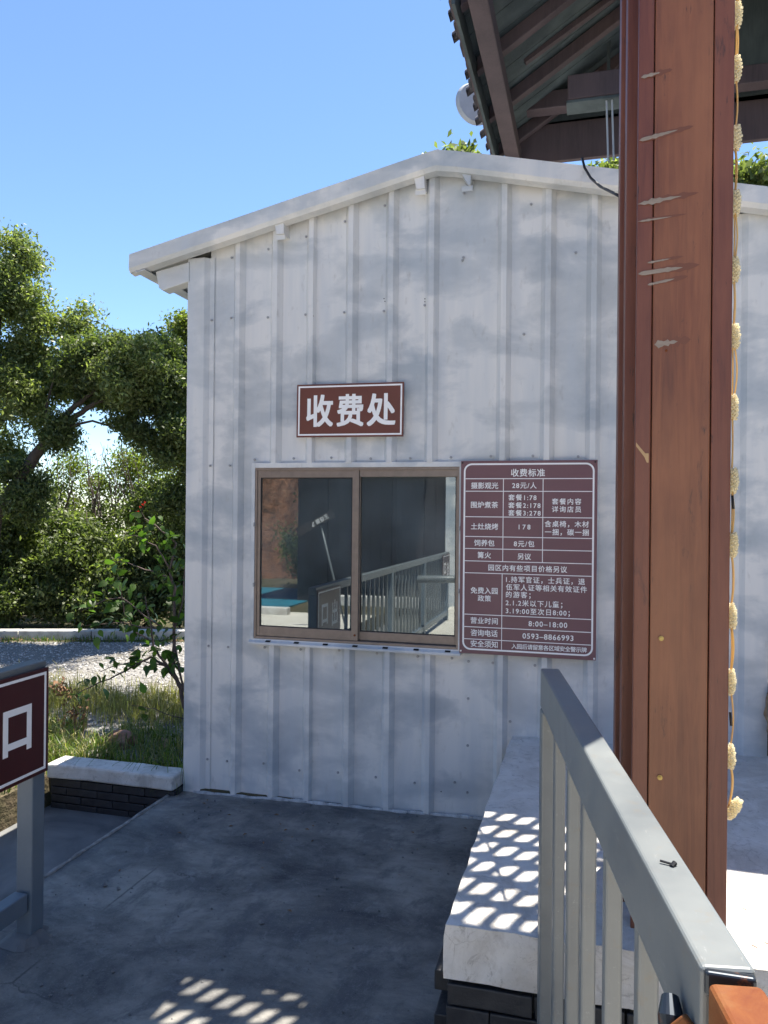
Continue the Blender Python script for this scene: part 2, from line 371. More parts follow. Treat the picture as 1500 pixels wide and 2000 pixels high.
# raised ramp of smeared concrete up to the booth
mb = MB(); us = [-2.245 + .125 * i for i in range(44)]; vv = [-8 + .25 * i for i in range(49)]
vv = [v for v in vv if v < 3.95] + [3.96]
def rz(x, y): return -.018 * max(0, -.5 - x) + .006 * noise.noise(Vector((x * 1.2, y * 1.2, 5)))
n1 = len(us)
mb.add([(x + (.006 * noise.noise(Vector((0, y * 3, 1))) if i == 0 else 0), y, rz(x, y)) for y in vv for i, x in enumerate(us)],
       [(j * n1 + i, j * n1 + i + 1, (j + 1) * n1 + i + 1, (j + 1) * n1 + i) for j in range(len(vv) - 1) for i in range(n1 - 1)])
nn = len(mb.v)
mb.add([(-2.245, y, -.31) for y in vv], []); mb.f += [(j * n1, (j + 1) * n1, nn + j + 1, nn + j) for j in range(len(vv) - 1)]
ramp = mb.build('pavement', M['concrete'], smooth=True); setp(ramp, kind='structure')
# pale ground added behind the viewer to bounce sunlight onto the booth wall
m = NM('bounce_paving', .85, 0, .3); m.color(m.mix(m.ramp(m.noise(2, m.map(), 8, .65), (.35, 0), (.65, 1)), (.52, .48, .41), (.70, .65, .57))); m.bump(m.noise(50, m.map(), 6), .3, .004); M['bounce'] = m.m
setp(MB().add([(-2.2, -14, .012), (6, -14, .012), (6, 1.05, .012), (-2.2, 1.05, .012)], [(0, 1, 2, 3)]).build('bounce_ground', M['bounce']), kind='structure')
setp(MB().add([(-9, -3.15, .012), (-3.06, -3.15, .012), (-3.06, 1.6, .012), (-9, 1.6, .012)], [(0, 1, 2, 3)]).build('bounce_ground', M['bounce']), kind='structure')
setp(MB().add([(-2.2, -40, -.10), (20, -40, -.10), (20, -14, .010), (-2.2, -14, .010)], [(0, 1, 2, 3)]).build('bounce_ground', M['bounce']), kind='structure')
# worn pale lip along the ramp edge
mb = MB(); pts = []
for i in range(90):
    y = 1.4 + i * .0272; pts.append((-2.247 + .006 * noise.noise(Vector((0, y * 9, 2))), y, rz(-2.24, y) - .006 + .004 * noise.noise(Vector((3, y * 14, 2)))))
mb.tube(pts, [.014 + .006 * noise.noise(Vector((9, p[1] * 12, 0))) for p in pts], 6)
setp(mb.build('pavement_edge', m_simple('worn_edge', (.24, .235, .22), .9, 0, .4, 30, .6), smooth=True), kind='structure')
# crumbly white mortar at the foot of the wall
mb = MB()
for i in range(150):
    x = -2.12 + i * .0121
    if noise.noise(Vector((x * 3, 1, 1))) < -.28: continue
    r0 = .010 + .012 * abs(noise.noise(Vector((x * 9, 0, 4)))); 
    mb.tube([(x - .012, 3.895 + .012 * noise.noise(Vector((x * 7, 2, 2))), rz(x, 3.9)), (x + .012, 3.895 + .012 * noise.noise(Vector(((x + .0121) * 7, 2, 2))), rz(x, 3.9))], [r0, r0 * .8], 6)
setp(mb.build('mortar_joint', M['mortar'], smooth=True), kind='structure')
# grit lying on the ramp
mb = MB()
for i in range(240):
    x = random.uniform(-2.1, -.4); y = random.uniform(2.0, 3.9); r0 = random.choice([.0025, .003, .004, .006])
    if i < 7: r0 = random.uniform(.008, .013)
    z = rz(x, y) + r0 * .5
    mb.add([(x + r0 * 1.2, y, z), (x - r0, y + r0 * .3, z), (x, y + r0, z), (x + .2 * r0, y - r0, z), (x, y, z + r0 * .8), (x, y, z - r0)], [(0, 2, 4), (2, 1, 4), (1, 3, 4), (3, 0, 4), (2, 0, 5), (1, 2, 5), (3, 1, 5), (0, 3, 5)])
setp(mb.build('grit', m_simple('grit_stone', (.15, .15, .15), .9)), kind='stuff')

mb = MB()
for i in range(26):
    x = random.uniform(-2.1, -.45); y = 3.86 - abs(random.gauss(0, .5)); s_ = random.uniform(.006, .016); a = random.uniform(0, 6.3); c, s2 = math.cos(a) * s_, math.sin(a) * s_; z = rz(x, y) + .002
    mb.add([(x - c, y - s2, z), (x + s2 * .4, y - c * .4, z + .004), (x + c, y + s2, z + .001), (x - s2 * .4, y + c * .4, z + .005)], [(0, 1, 2, 3)])
setp(mb.build('leaf_litter', M['dry']), kind='stuff')
# gravel drive and its stones
gv = MB().add([(-16, 4.2, .0), (-1.8, 4.2, .0), (-1.8, 9.1, .0), (-5, 8.0, .0), (-16, 4.6, 0)], [(0, 1, 2, 3, 4)])
setp(gv.build('gravel_drive', M['gravel']), kind='structure')
def scatter_stones(n, fn, r_lo, r_hi):
    base = np.array([(1, 0, 0), (-1, 0, 0), (0, 1, 0), (0, -1, 0), (0, 0, .7), (0, 0, -.7)], float)
    fc = [(0, 2, 4), (2, 1, 4), (1, 3, 4), (3, 0, 4), (2, 0, 5), (1, 2, 5), (3, 1, 5), (0, 3, 5)]
    out = []
    for _ in range(n):
        x, y = fn()
        r = random.uniform(r_lo, r_hi); a = random.uniform(0, 6.28); ca, sa = math.cos(a), math.sin(a)
        b = base * (r * rng.uniform(.6, 1.3, (6, 3)))
        b = np.stack([b[:, 0] * ca - b[:, 1] * sa + x, b[:, 0] * sa + b[:, 1] * ca + y, b[:, 2] + r * .25], 1)
        for f in fc: out.append(b[list(f)])
    return np.concatenate(out)
def gfn():
    while True:
        x = random.uniform(-7.6, -2.1); y = random.uniform(4.4, 8.2)
        if y < 8.05 + (x + 5.0) * .335 - .1 and not (4.95 < y < 5.75 and random.random() < .8): return x, y
vv_ = scatter_stones(9000, gfn, .008, .020)
o = bpy.data.objects.new('gravel', fast_mesh('gravel', vv_, 3, len(vv_) // 3, M['chips'])); COL.objects.link(o); setp(o, kind='stuff')

# ================================================================== BOOTH
WV = 3.925            # pan plane of the sheets
booth = thing('ticket_booth', 'grey and white metal ticket booth with cloud-like paint and a low gable roof', 'booth', (-.78, WV, 0))
def zt(x): return 3.322 - .225 * abs(x + .762)          # wall top under the verge trim
def P(o):                                              # keep world placement under the booth's Empty
    o.parent = booth; o.location = Vector(o.location) - booth.location; return o
ribs = [-1.893, -1.670, -1.462, -1.238, -1.018, -.802, -.597, -.430, -.212, .008, .235, .455]
def sheet(name, x0, x1, zlo, zhi, off, skip=(), right_lip=False, win=None):
    prof = [(x0, 0)]
    for r in ribs:
        if r in skip or r - .0375 < x0 - .02 or r + .0375 > x1 + .02: continue
        prof += [(max(r - .0355, x0 + .001), 0), (r - .0130, .033), (r + .0130, .033), (min(r + .0355, x1 - .001), 0)]
        # tiny stiffening bead beside each rib
    prof.append((x1, 0))
    # add pan subdivisions for slight buckling
    p2 = []
    for a, b in zip(prof, prof[1:]):
        p2.append(a)
        if b[0] - a[0] > .06:
            k = int((b[0] - a[0]) / .03)
            for i in range(1, k): t = i / k; p2.append((a[0] + (b[0] - a[0]) * t, 0))
    p2.append(prof[-1])
    mb = MB(); nz = max(2, int(2.8 / .12)); V = []; 
    for i in range(nz + 1):
        for x, h in p2:
            lo = zlo(x) if callable(zlo) else zlo; hi = zhi(x) if callable(zhi) else zhi
            z = lo + (hi - lo) * i / nz
            b = .0035 * noise.noise(Vector((x * 7, 0, z * 2.2))) if h == 0 else .0012 * noise.noise(Vector((x * 7, 2, z * 3)))
            edge = .0022 * noise.noise(Vector((1, off * 300, z * 6))) if (x == x1) else 0
            V.append((x + edge, WV - h - off + b, z))
    n = len(p2)
    Fc = [(j * n + i, j * n + i + 1, (j + 1) * n + i + 1, (j + 1) * n + i) for j in range(nz) for i in range(n - 1)]
    mb.add(V, Fc); return mb
def add_sheet(*a, **k):
    lab = k.pop('label', None)
    o = sheet('wall_sheet', *a, **k).build('wall_sheet', M['cloud']); o.parent = booth; o.location = -booth.location
    md = o.modifiers.new('thick', 'SOLIDIFY'); md.thickness = .0022; md.offset = -1 if False else 1
    if lab: o['label'] = lab
    return o
wb = -.045
# left of the window (full height), above, below, right
add_sheet(-2.072, -1.792, wb, zt, .000)
add_sheet(-1.792, -1.436, 1.809, zt, .0005)
add_sheet(-1.440, -.580, 1.809, zt, .0042)
add_sheet(-.582, -.176, wb, zt, .0060, skip=(-.597,))
add_sheet(-.178, .668, wb, zt, .0020)
add_sheet(-1.792, -1.438, wb, .832, .0005)
add_sheet(-1.440, -.578, wb, .832, .0042, skip=(-.597,))
# the corner posts (folded flashings)
for x0, x1, sgn in ((-2.200, -2.098, 1), (.80, .70, -1)):
    mb = MB(); s_ = sgn
    pf = [(x0, WV + .9), (x0, WV - .028), (x1, WV - .028), (x1 + s_ * .024, WV - .006), (x1 + s_ * .052, WV - .006), (x1 + s_ * .052, WV - .003), (x1 + s_ * .023, WV - .003), (x1 - s_ * .001, WV - .025), (x0 + s_ * .003, WV - .025), (x0 + s_ * .003, WV + .9)]
    n = len(pf); zz = [wb if sgn == 1 else .38, 2.965]
    V = [(x, y, z) for z in zz for x, y in pf]
    mb.add(V, [(i, (i + 1) % n, n + (i + 1) % n, n + i) for i in range(n)] + [tuple(range(n)), tuple(range(2 * n - 1, n - 1, -1))])
    o = mb.build('corner_flashing', M['trim']); o.parent = booth; o.location = -booth.location
# other walls and a dark room inside
BV1 = 8.6
def bpart(name, mb, mat, **k):
    o = mb.build(name, mat, **k); o.parent = booth; o.location = -booth.location; return o
mb = MB()
for i in range(20):
    y0 = WV + .9 + i * .19
    mb.box(-2.199, -2.185, y0, y0 + .12, wb, 2.95); mb.box(-2.215, -2.18, y0 + .12, y0 + .19, wb, 2.95)
bpart('side_wall', mb, M['cloud'])
bpart('side_wall', MB().box(.77, .785, WV + .02, BV1, 0, 2.94), M['cloud'])
bpart('back_wall', MB().prism([(-2.18, 0), (.76, 0), (.76, 2.93), (-.762, 3.28), (-2.18, 2.94)], 'y', BV1 - .03, BV1), M['interior'])
bpart('inner_lining', MB().box(-2.15, -2.14, WV + .10, BV1 - .05, 0, 2.9).box(-1.0, -.98, 5.4, BV1 - .05, 0, 2.6), M['interior'])
bpart('booth_floor', MB().box(-2.17, .75, WV + .06, BV1 - .04, -.03, .02), M['interior'])
bpart('desk', MB().box(-1.95, -.75, WV + .12, WV + .65, .72, .755).box(-1.9, -1.85, WV + .15, WV + .6, .02, .72).box(-.85, -.8, WV + .15, WV + .6, .02, .72), m_simple('desk_top', (.35, .33, .30), .5))
# roof slabs (thin corrugated sheet on top, foam below)
RX = -.762; RZ = 3.382
def slope(x): return RZ - .225 * abs(x - RX)
for xa, xb in ((-2.50, RX), (RX, 2.30)):
    mb = MB().prism([(xa, slope(xa) - .015), (xb, slope(xb) - .015), (xb, slope(xb) - .055), (xa, slope(xa) - .055)], 'y', WV - .055, BV1 + .15)
    n = int((xb - xa) / .19)
    bpart('roof_sheet', mb, M['trim'])
mb = MB()
for i in range(25):
    y0 = WV + .02 + i * .19; mb.prism([(-2.49, slope(-2.49) - .014), (RX, RZ - .014), (RX, RZ + .008), (-2.49, slope(-2.49) + .008)], 'y', y0, y0 + .05)
    mb.prism([(2.28, slope(2.28) - .014), (RX + .002, RZ - .014), (RX + .002, RZ + .008), (2.28, slope(2.28) + .008)], 'y', y0, y0 + .05)
o = bpart('roof_rib', mb, M['trim']); o['kind'] = 'stuff'
# verge trims: folded gutter-like fascia, upper face plus the return lip underneath
def verge(xa, xb, lab):
    y0, y1 = WV - .105, WV - .055
    V = []; N = 30
    for i in range(N + 1):
        x = xa + (xb - xa) * i / N; z = slope(x)
        wob = .003 * noise.noise(Vector((x * 2, 0, 3)))
        cs = [(y1 + .12, z + .010), (y0, z + .006 + wob), (y0 - .004, z - .075 + wob), (y0 + .010, z - .096 + wob), (y0 + .060, z - .103 + wob), (y0 + .060, z - .100 + wob), (y0 + .012, z - .092 + wob), (y0 - .001, z - .073 + wob), (y0 + .003, z + .003 + wob), (y1 + .12, z + .007)]
        V += [(x, a, b) for a, b in cs]
    n = 10; Fc = [(j * n + i, j * n + (i + 1) % n, (j + 1) * n + (i + 1) % n, (j + 1) * n + i) for j in range(N) for i in range(n)]
    Fc += [tuple(range(n)), tuple(N * n + k for k in range(n - 1, -1, -1))]
    o = bpart('verge_trim', MB().add(V, Fc), M['trim']); 
    if lab: o['label'] = lab
verge(-2.527, RX + .006, 'long sloping trim left of the ridge'); verge(RX - .012, 2.33, 'sloping trim right of the ridge')
# closing face at the left eave and the outrigger beam end
bpart('eave_trim', MB().prism([(-2.528, 2.988), (-2.487, 2.886), (-2.43, 2.898), (-2.43, 2.903), (-2.484, 2.892), (-2.522, 2.988)], 'y', WV - .10, BV1 + .1), M['trim'])
bpart('soffit_board', MB().prism([(-2.48, 2.915), (-2.20, 2.975), (-2.20, 2.982), (-2.48, 2.922)], 'y', WV - .04, BV1), M['trim'])
bpart('outrigger_beam', MB().prism([(-2.402, 2.905), (-2.38, 2.812), (-2.357, 2.795), (-2.19, 2.835), (-2.19, 2.945)], 'y', WV - .035, WV + .045), M['trim'], bevel=.004)
bpart('outrigger_beam', MB().prism([(-2.402, 2.905), (-2.38, 2.812), (-2.357, 2.795), (-2.19, 2.835), (-2.19, 2.945)], 'y', WV + 1.6, WV + 1.68), M['trim'], bevel=.004)
# purlin ends poking out under the verge
for x, z in ((-1.630, 3.078), (-.862, 3.245), (-.620, 3.240)):
    s_ = -1 if x > -.7 else 1
    mb = MB(); V = []
    y0, y1 = WV - .085, WV + .02
    for y, dz in ((y0, .0), (y1, 0)):
        V += [(x - .028, y, z + .03), (x + .028, y, z + .03), (x + .028 + .004 * s_, y, z - .042), (x - .012 * s_, y, z - .042)]
    mb.add(V, [(0, 1, 2, 3), (7, 6, 5, 4), (0, 4, 5, 1), (1, 5, 6, 2), (2, 6, 7, 3), (3, 7, 4, 0)])
    mb.box(x - .022, x + .034, y0 + .012, y0 + .018, z - .068, z - .040)
    bpart('purlin_end', mb, M['trim'], bevel=.002)
# screws (tiny but countable): hex head with washer
me = MB().tube([(0, 0, 0), (0, -.002, 0)], .0070, 12).tube([(0, -.002, 0), (0, -.008, 0)], .0048, 6).build('screw', M['steel'])
screw_me = me.data; bpy.data.objects.remove(me)
sc_pos = []
for xs, zr in (([-2.06, -1.94, -1.72, -1.50, -1.28, -1.06, -.84], 2.62), ([-1.94, -1.72, -1.50, -1.28, -1.06, -.84], None)):
    for x in xs:
        z = zr + .02 * x * 0 + random.uniform(-.012, .012) if zr else zt(x) - .10 + random.uniform(-.02, .02)
        sc_pos.append((x, z))
sc_pos += [(-.64, 3.19), (-.30, 3.10), (-.08, 2.84), (.13, 3.05), (-.64, 2.86), (-.645, 2.845)]
for x in (-2.06, -1.94): sc_pos += [(x, 1.80), (x, .79), (x, .155)]
for x in (-1.83, -1.60, -1.385, -1.165, -.95, -.735, -.53, -.32, -.10):
    sc_pos.append((x + .04, 1.835 + random.uniform(-.005, .005)))
for x in (-1.72, -1.51, -1.29, -1.08, -.86, -.68): sc_pos.append((x, .805 + random.uniform(-.008, .004)))
for x in (-1.72, -1.51, -1.29, -1.08, -.87, -.66): sc_pos.append((x, .155 + random.uniform(-.015, .01)))
for z in (.79, .60, .36, .12): sc_pos.append((-.594, z))
for x in (-.47, -.26): sc_pos.append((x, .79))
sc_pos += [(-.38, .50), (.72, 2.5), (.72, 1.6), (-.33, 2.45), (.16, 2.0)]
for x, z in sc_pos:
    child('screw', screw_me, booth, Vector((x, WV - .010, z)) - booth.location)
# spare drill holes
me = MB().tube([(0, 0, 0), (0, -.0015, 0)], .0055, 10).build('drill_hole', M['rust']); hole_me = me.data; bpy.data.objects.remove(me)
me = MB().tube([(0, 0, 0), (0, -.0015, 0)], .003, 8).build('drill_hole', M['hole']); hole2_me = me.data; bpy.data.objects.remove(me)
for x, z in ((-1.452, 2.60), (-1.232, 2.55)): child('drill_hole', hole_me, booth, Vector((x, WV - .0295, z)) - booth.location)
for x, z in ((-1.055, 2.66), (-.84, 2.66), (-.84, 2.645), (-1.06, 2.675), (-.80, .33), (-.73, .11)): child('drill_hole', hole2_me, booth, Vector((x, WV - .0085, z)) - booth.location)

# ---- window: flashing, frame, sashes, glass
win = booth
def ring(x0, x1, z0, z1, wl, wr, wt, wbm, y0, y1):
    return (MB().box(x0, x0 + wl, y0, y1, z0, z1), MB().box(x1 - wr, x1, y0, y1, z0, z1),
            MB().box(x0 + wl, x1 - wr, y0 + .0005, y1, z1 - wt, z1), MB().box(x0 + wl, x1 - wr, y0 + .0005, y1, z0, z0 + wbm))
def wpart(name, mb, mat, parent, bevel=.0015):
    o = mb.build(name, mat, bevel=bevel); o.parent = parent
    return o
window = bpy.data.objects.new('window', None); COL.objects.link(window); window.parent = booth; window.location = -booth.location
for mb in ring(-1.797, -.632, .826, 1.812, .020, .014, .027, .024, WV - .034, WV - .010): wpart('flashing', mb, M['trim'], window)
wpart('sill', MB().prism([(WV - .055, .822), (WV - .055, .834), (WV - .010, .856), (WV - .005, .856), (WV - .005, .822)], 'x', -1.80, -.630), M['trim'], window)
for i in range(7):
    x = -1.70 + i * .165; wpart('drain_slot', MB().prism([(WV - .0525, .8395), (WV - .040, .8455), (WV - .040, .8440), (WV - .0525, .8380)], 'x', x, x + .028), M['hole'], window, 0)
for mb in ring(-1.777, -.646, .850, 1.785, .012, .010, .014, .014, WV - .030, WV + .05): wpart('window_frame', mb, M['bronze'], window)
wpart('window_frame', MB().box(-1.18, -.655, WV - .022, WV - .004, 1.735, 1.772), M['bronze'], window)
def sash(x0, x1, y, sl_, sr, tp, bt, z0, z1, lab):
    s = None
    for mb in ring(x0, x1, z0, z1, sl_, sr, tp, bt, y, y + .022): wpart('sash_rail', mb, M['bronze'], window)
    for mb in ring(x0 + sl_ - .001, x1 - sr + .001, z0 + bt - .001, z1 - tp + .001, .005, .005, .005, .005, y + .002, y + .012): wpart('gasket', mb, M['rubber'], window, 0)
    o = wpart('glass_pane', MB().box(x0 + sl_, x1 - sr, y + .009, y + .013, z0 + bt, z1 - tp), M['glass'], window, 0); o['label'] = lab
sash(-1.765, -1.184, WV - .024, .018, .036, .040, .052, .866, 1.772, 'left sliding pane reflecting a bare soil bank')
sash(-1.215, -.656, WV + .002, .034, .012, .014, .046, .866, 1.757, 'right sliding pane reflecting a railing')
for x, z in ((-1.781, 1.475), (-1.781, 1.145), (-.647, 1.47), (-.647, 1.15)):
    wpart('clip', MB().box(x, x + .008, WV - .042, WV - .030, z - .011, z + .011), M['steel'], window)
wpart('bolt_dot', MB().tube([(-1.200, WV - .024, .895), (-1.200, WV - .027, .895)], .006, 10), M['rust'], window, 0)

# ================================================================== SIGNS ON THE WALL
YB = WV - .046
def sign_board(name, label, x0, x1, z0, z1, y, mat, t_=.006):
    r = thing(name, label, 'sign', ((x0 + x1) / 2, y, z0))
    o = MB().box(x0, x1, y, y + t_, z0, z1).build('panel', mat, bevel=.0012); o.parent = r; o.location = -r.location
    return r
def sline(r, x0, x1, z0, z1, y, name='printed_line'):
    return x0, x1, z0, z1
def put_text(r, txt, xc, zc, wdt, h, y, bold=.012):
    me = text_mesh(txt, wdt, h, bold); o = bpy.data.objects.new('lettering', me); COL.objects.link(o); o.parent = r
    o.rotation_euler = (R(90), 0, 0); o.location = Vector((xc, y - .0006, zc)) - r.location; return o
s1 = sign_board('booth_sign', 'brown rectangular sign with three large white characters above the booth window', -1.532, -.940, 1.945, 2.228, YB, M['sign'])
mb = MB(); y = YB - .0008; b0, b1, c0, c1, t_ = -1.523, -.949, 1.954, 2.219, .0085
mb.box(b0, b1, y, YB, c1 - t_, c1).box(b0, b1, y, YB, c0, c0 + t_).box(b0, b0 + t_, y, YB, c0 + t_, c1 - t_).box(b1 - t_, b1, y, YB, c0 + t_, c1 - t_)
o = mb.build('border', M['signwhite']); o.parent = s1; o.location = -s1.location
for ch, xc, w_ in (('收', -1.401, .144), ('费', -1.2305, .141), ('处', -1.0605, .148)): put_text(s1, ch, xc, 2.086, w_, .160, YB, .022)
s1.rotation_euler = (0, R(.35), 0)

YP = WV - .048
pb = sign_board('price_board', 'tall maroon price board with a white table of charges beside the window', -.636, .033, .838, 1.813, YP, M['price'])
# rounded white border
def rrect(x0, x1, z0, z1, r, n=8):
    p = []
    for cx, cz, a0 in ((x1 - r, z1 - r, 0), (x0 + r, z1 - r, 90), (x0 + r, z0 + r, 180), (x1 - r, z0 + r, 270)):
        for i in range(n + 1):
            a = R(a0 + 90 * i / n); p.append((cx + r * math.cos(a), cz + r * math.sin(a)))
    return p
A_ = rrect(-.621, .019, .857, 1.800, .040); B_ = rrect(-.6125, .0105, .8655, 1.7915, .033); n = len(A_)
V = [(x, YP - .0008, z) for x, z in A_] + [(x, YP - .0008, z) for x, z in B_]
o = MB().add(V, [(i, (i + 1) % n, n + (i + 1) % n, n + i) for i in range(n)]).build('border', M['signwhite']); o.parent = pb; o.location = -pb.location
rows = [1.7225, 1.6595, 1.5305, 1.4305, 1.3695, 1.307, 1.2465, 1.0365, .9735, .912]
mb = MB()
for z in rows: mb.box(-.6115, .0095, YP - .0007, YP, z - .0019, z + .0019)
for x, za, zb in ((-.421, 1.7225, 1.307), (-.226, 1.7225, 1.307), (-.423, 1.2465, .8665)):
    zs = sorted([z for z in rows if zb <= z <= za] + ([zb] if zb < .9 else []), reverse=True)
    for a, b in zip(zs, zs[1:]): mb.box(x - .0017, x + .0017, YP - .0007, YP, b + (.0021 if b in rows else 0), a - .0021)
o = mb.build('table_lines', M['signwhite']); o.parent = pb; o.location = -pb.location
TX = [('收费标准', -0.383, -0.218, 1.752, .037), ('摄影观光', -0.583, -0.447, 1.688, .031), ('28元/人', -0.377, -0.258, 1.689, .030), ('围炉煮茶', -0.583, -0.447, 1.591, .031),
 ('套餐1:78', -0.395, -0.258, 1.629, .029), ('套餐2:178', -0.395, -0.238, 1.59, .029), ('套餐3:278', -0.395, -0.237, 1.552, .029), ('套餐内容', -0.182, -0.043, 1.61, .029),
 ('详询店员', -0.182, -0.043, 1.572, .029), ('土灶烧烤', -0.582, -0.446, 1.482, .031), ('178', -0.343, -0.286, 1.482, .024), ('含桌椅，木材', -0.216, -0.006, 1.499, .030),
 ('一捆，碳一捆', -0.215, -0.006, 1.459, .030), ('饲养包', -0.565, -0.463, 1.399, .031), ('8元/包', -0.366, -0.266, 1.399, .030), ('篝火', -0.547, -0.48, 1.338, .031),
 ('另议', -0.347, -0.282, 1.335, .030), ('园区内有些项目价格另议', -0.492, -0.107, 1.276, .030), ('免费入园', -0.58, -0.445, 1.159, .031), ('政策', -0.544, -0.478, 1.12, .030),
 ('1.持军官证，士兵证，退', -0.403, -0.022, 1.219, .030), ('伍军人证等相关有效证件', -0.403, -0.012, 1.181, .030), ('的游客；', -0.403, -0.282, 1.143, .030), ('2.1.2米以下儿童；', -0.404, -0.128, 1.102, .030),
 ('3.19:00至次日8:00；', -0.403, -0.092, 1.062, .030), ('营业时间', -0.579, -0.443, 1.007, .031), ('8:00–18:00', -0.29, -0.104, 1.003, .026), ('咨询电话', -0.578, -0.443, 0.945, .032),
 ('0593–8866993', -0.319, -0.074, 0.941, .027), ('安全须知', -0.578, -0.442, 0.890, .032), ('入园后请留意各区域安全警示牌', -0.373, -0.010, 0.887, .0245)]
for t_, x0, x1, z, h in TX: put_text(pb, t_, (x0 + x1) / 2, z, x1 - x0, h, YP, .014)
for x, z, mt in ((-.628, 1.803, 'black'), (.022, 1.803, 'black'), (-.628, .850, 'signwhite'), (.025, .847, 'signwhite')):
    o = MB().tube([(x, YP, z), (x, YP - .003, z)], .0045, 10).build('rivet', M[mt]); o.parent = pb; o.location = -pb.location

# ================================================================== WHITE PLATFORM
PX0, PX1, PV0 = -.372, 3.4, 2.085
plat = thing('platform', 'whitewashed raised platform with cracked top and black brick base beside the ramp', 'platform', (PX0, PV0, 0))
xs = [PX0 + .06 * i for i in range(63)]; ys = [PV0 + .06 * i for i in range(31)] + [3.93]
mb = MB(); n = len(xs)
def ptop(x, y):
    e = .006 * noise.noise(Vector((x * 2.2, y * 2.2, 0))) + .005 * noise.noise(Vector((x * 9, y * 9, 1)))
    return .43 + e - (.005 if x == xs[0] or y == ys[0] else 0)
def ex(x, y, z): return (x + (.009 * noise.noise(Vector((1, y * 9, z * 6))) if x == xs[0] else 0), y + (.010 * noise.noise(Vector((x * 9, 7, z * 6))) if y == ys[0] else 0), z)
mb.add([ex(x, y, ptop(x, y)) for y in ys for x in xs], [(j * n + i, j * n + i + 1, (j + 1) * n + i + 1, (j + 1) * n + i) for j in range(len(ys) - 1) for i in range(n - 1)])
per = [(x, ys[0]) for x in reversed(xs)] + [(xs[0], y) for y in ys[1:]]
lay = [None, .39, .34, .30, .275]
base = len(mb.v)
for L_ in lay: mb.add([ex(x, y, ptop(x, y) - .004 if L_ is None else L_ + .004 * noise.noise(Vector((x * 6, y * 6, 9)))) if L_ is None else (ex(x, y, L_)[0] - (.004 if x == xs[0] else 0), ex(x, y, L_)[1] - (.004 if y == ys[0] else 0), L_ + (.006 * noise.noise(Vector((x * 6, y * 6, 9))) if L_ == .275 else 0)) for x, y in per], [])
m_ = len(per)
for l in range(len(lay) - 1): mb.f += [(base + l * m_ + i, base + l * m_ + i + 1, base + (l + 1) * m_ + i + 1, base + (l + 1) * m_ + i) for i in range(m_ - 1)]
# stitch top edge to the first side row
idx = [i for i in reversed(range(n))] + [j * n for j in range(1, len(ys))]
mb.f += [(idx[i], idx[i + 1], base + i + 1, base + i) for i in range(m_ - 1)]
mb.add([(PX0, PV0 + .0, .280), (PX1, PV0 + .0, .280), (PX1, 3.9, .280), (PX0, 3.9, .280)], [(0, 1, 2, 3)])
o = mb.build('slab', M['white'], smooth=False); o.parent = plat; o.location = -plat.location
o = MB().box(PX0 + .012, PX1, PV0 + .030, 3.92, -.3, .272).build('core', M['brick']); o.parent = plat; o.location = -plat.location
bh, bl = .062, .235
brick_me = []
for k in range(4):
    b = MB().box(0, bl - .006, 0, .045, 0, bh - .005).build('brick', M['brick'], bevel=.004)
    subdiv_noise(b, 1, .003, 14, seed=k); brick_me.append(b.data); bpy.data.objects.remove(b)
for r_ in range(5):
    z = .272 - .004 - (r_ + 1) * bh
    x = PX0 + .006 - (bl / 2 if r_ % 2 else 0)
    while x < 1.6:
        x0 = max(x, PX0 + .004); sc = 1 if x0 == x else (x + bl - x0) / bl
        child('brick', random.choice(brick_me), plat, Vector((x0, PV0 - .004 + random.uniform(-.002, .002), z)) - plat.location, scale=(sc, 1, 1)); x += bl
for r_ in range(5):
    z = .272 - .004 - (r_ + 1) * bh; y = PV0 + .05 + (bl / 2 if r_ % 2 else 0)
    while y < 3.7:
        child('brick', random.choice(brick_me), plat, Vector((PX0 + .004, y, z)) - plat.location, rot=(0, 0, R(90))); y += bl
# litter of dry scraps on the platform's right side
mb = MB()
for i in range(26):
    x = random.uniform(.40, .75); y = random.uniform(2.12, 2.5); a = random.uniform(0, 3.1); l = random.uniform(.006, .03); z = ptop(x, y) + .003
    mb.tube([(x, y, z), (x + l * math.cos(a), y + l * math.sin(a), z + .002)], .0012, 4)
o = mb.build('dry_twig_litter', M['dry']); setp(o, kind='stuff')
# ================================================================== TIMBER COLUMN
colm = thing('timber_column', 'tall square reddish brown timber column standing on the white platform', 'column', (.23, 2.3, .43))
def cpart(name, mb, mat, bevel=.003, lab=None):
    o = mb.build(name, mat, bevel=bevel); o.parent = colm; o.location = -colm.location
    if lab: o['label'] = lab
    return o
ZT = 4.62
cpart('front_board', MB().box(.158, .304, 2.1885, 2.215, .425, ZT), M['timber'], lab='wide worn middle board')
cpart('edge_board', MB().box(.1155, .1555, 2.190, 2.215, .425, ZT), M['timber2'])
cpart('edge_board', MB().box(.3065, .3560, 2.190, 2.215, .425, ZT), M['timber2'])
cpart('core_post', MB().box(.122, .351, 2.217, 2.32, .425, ZT), M['timber2'])
cpart('rear_board', MB().box(.092, .354, 2.326, 2.46, .425, ZT), M['timber2'])
cpart('rear_board', MB().box(.079, .352, 2.464, 2.62, .425, ZT), M['timber2'])
for x, z in ((.187, 1.218), (.187, .845), (.193, 1.99)):
    rr = .0065 if z < 1.9 else .003
    cpart('bolt', MB().tube([(x, 2.189, z), (x, 2.1845, z)], rr, 14).tube([(x, 2.1845, z), (x, 2.181, z)], rr * .55, 6), M['brass'] if z < 1.9 else M['rust'], 0)
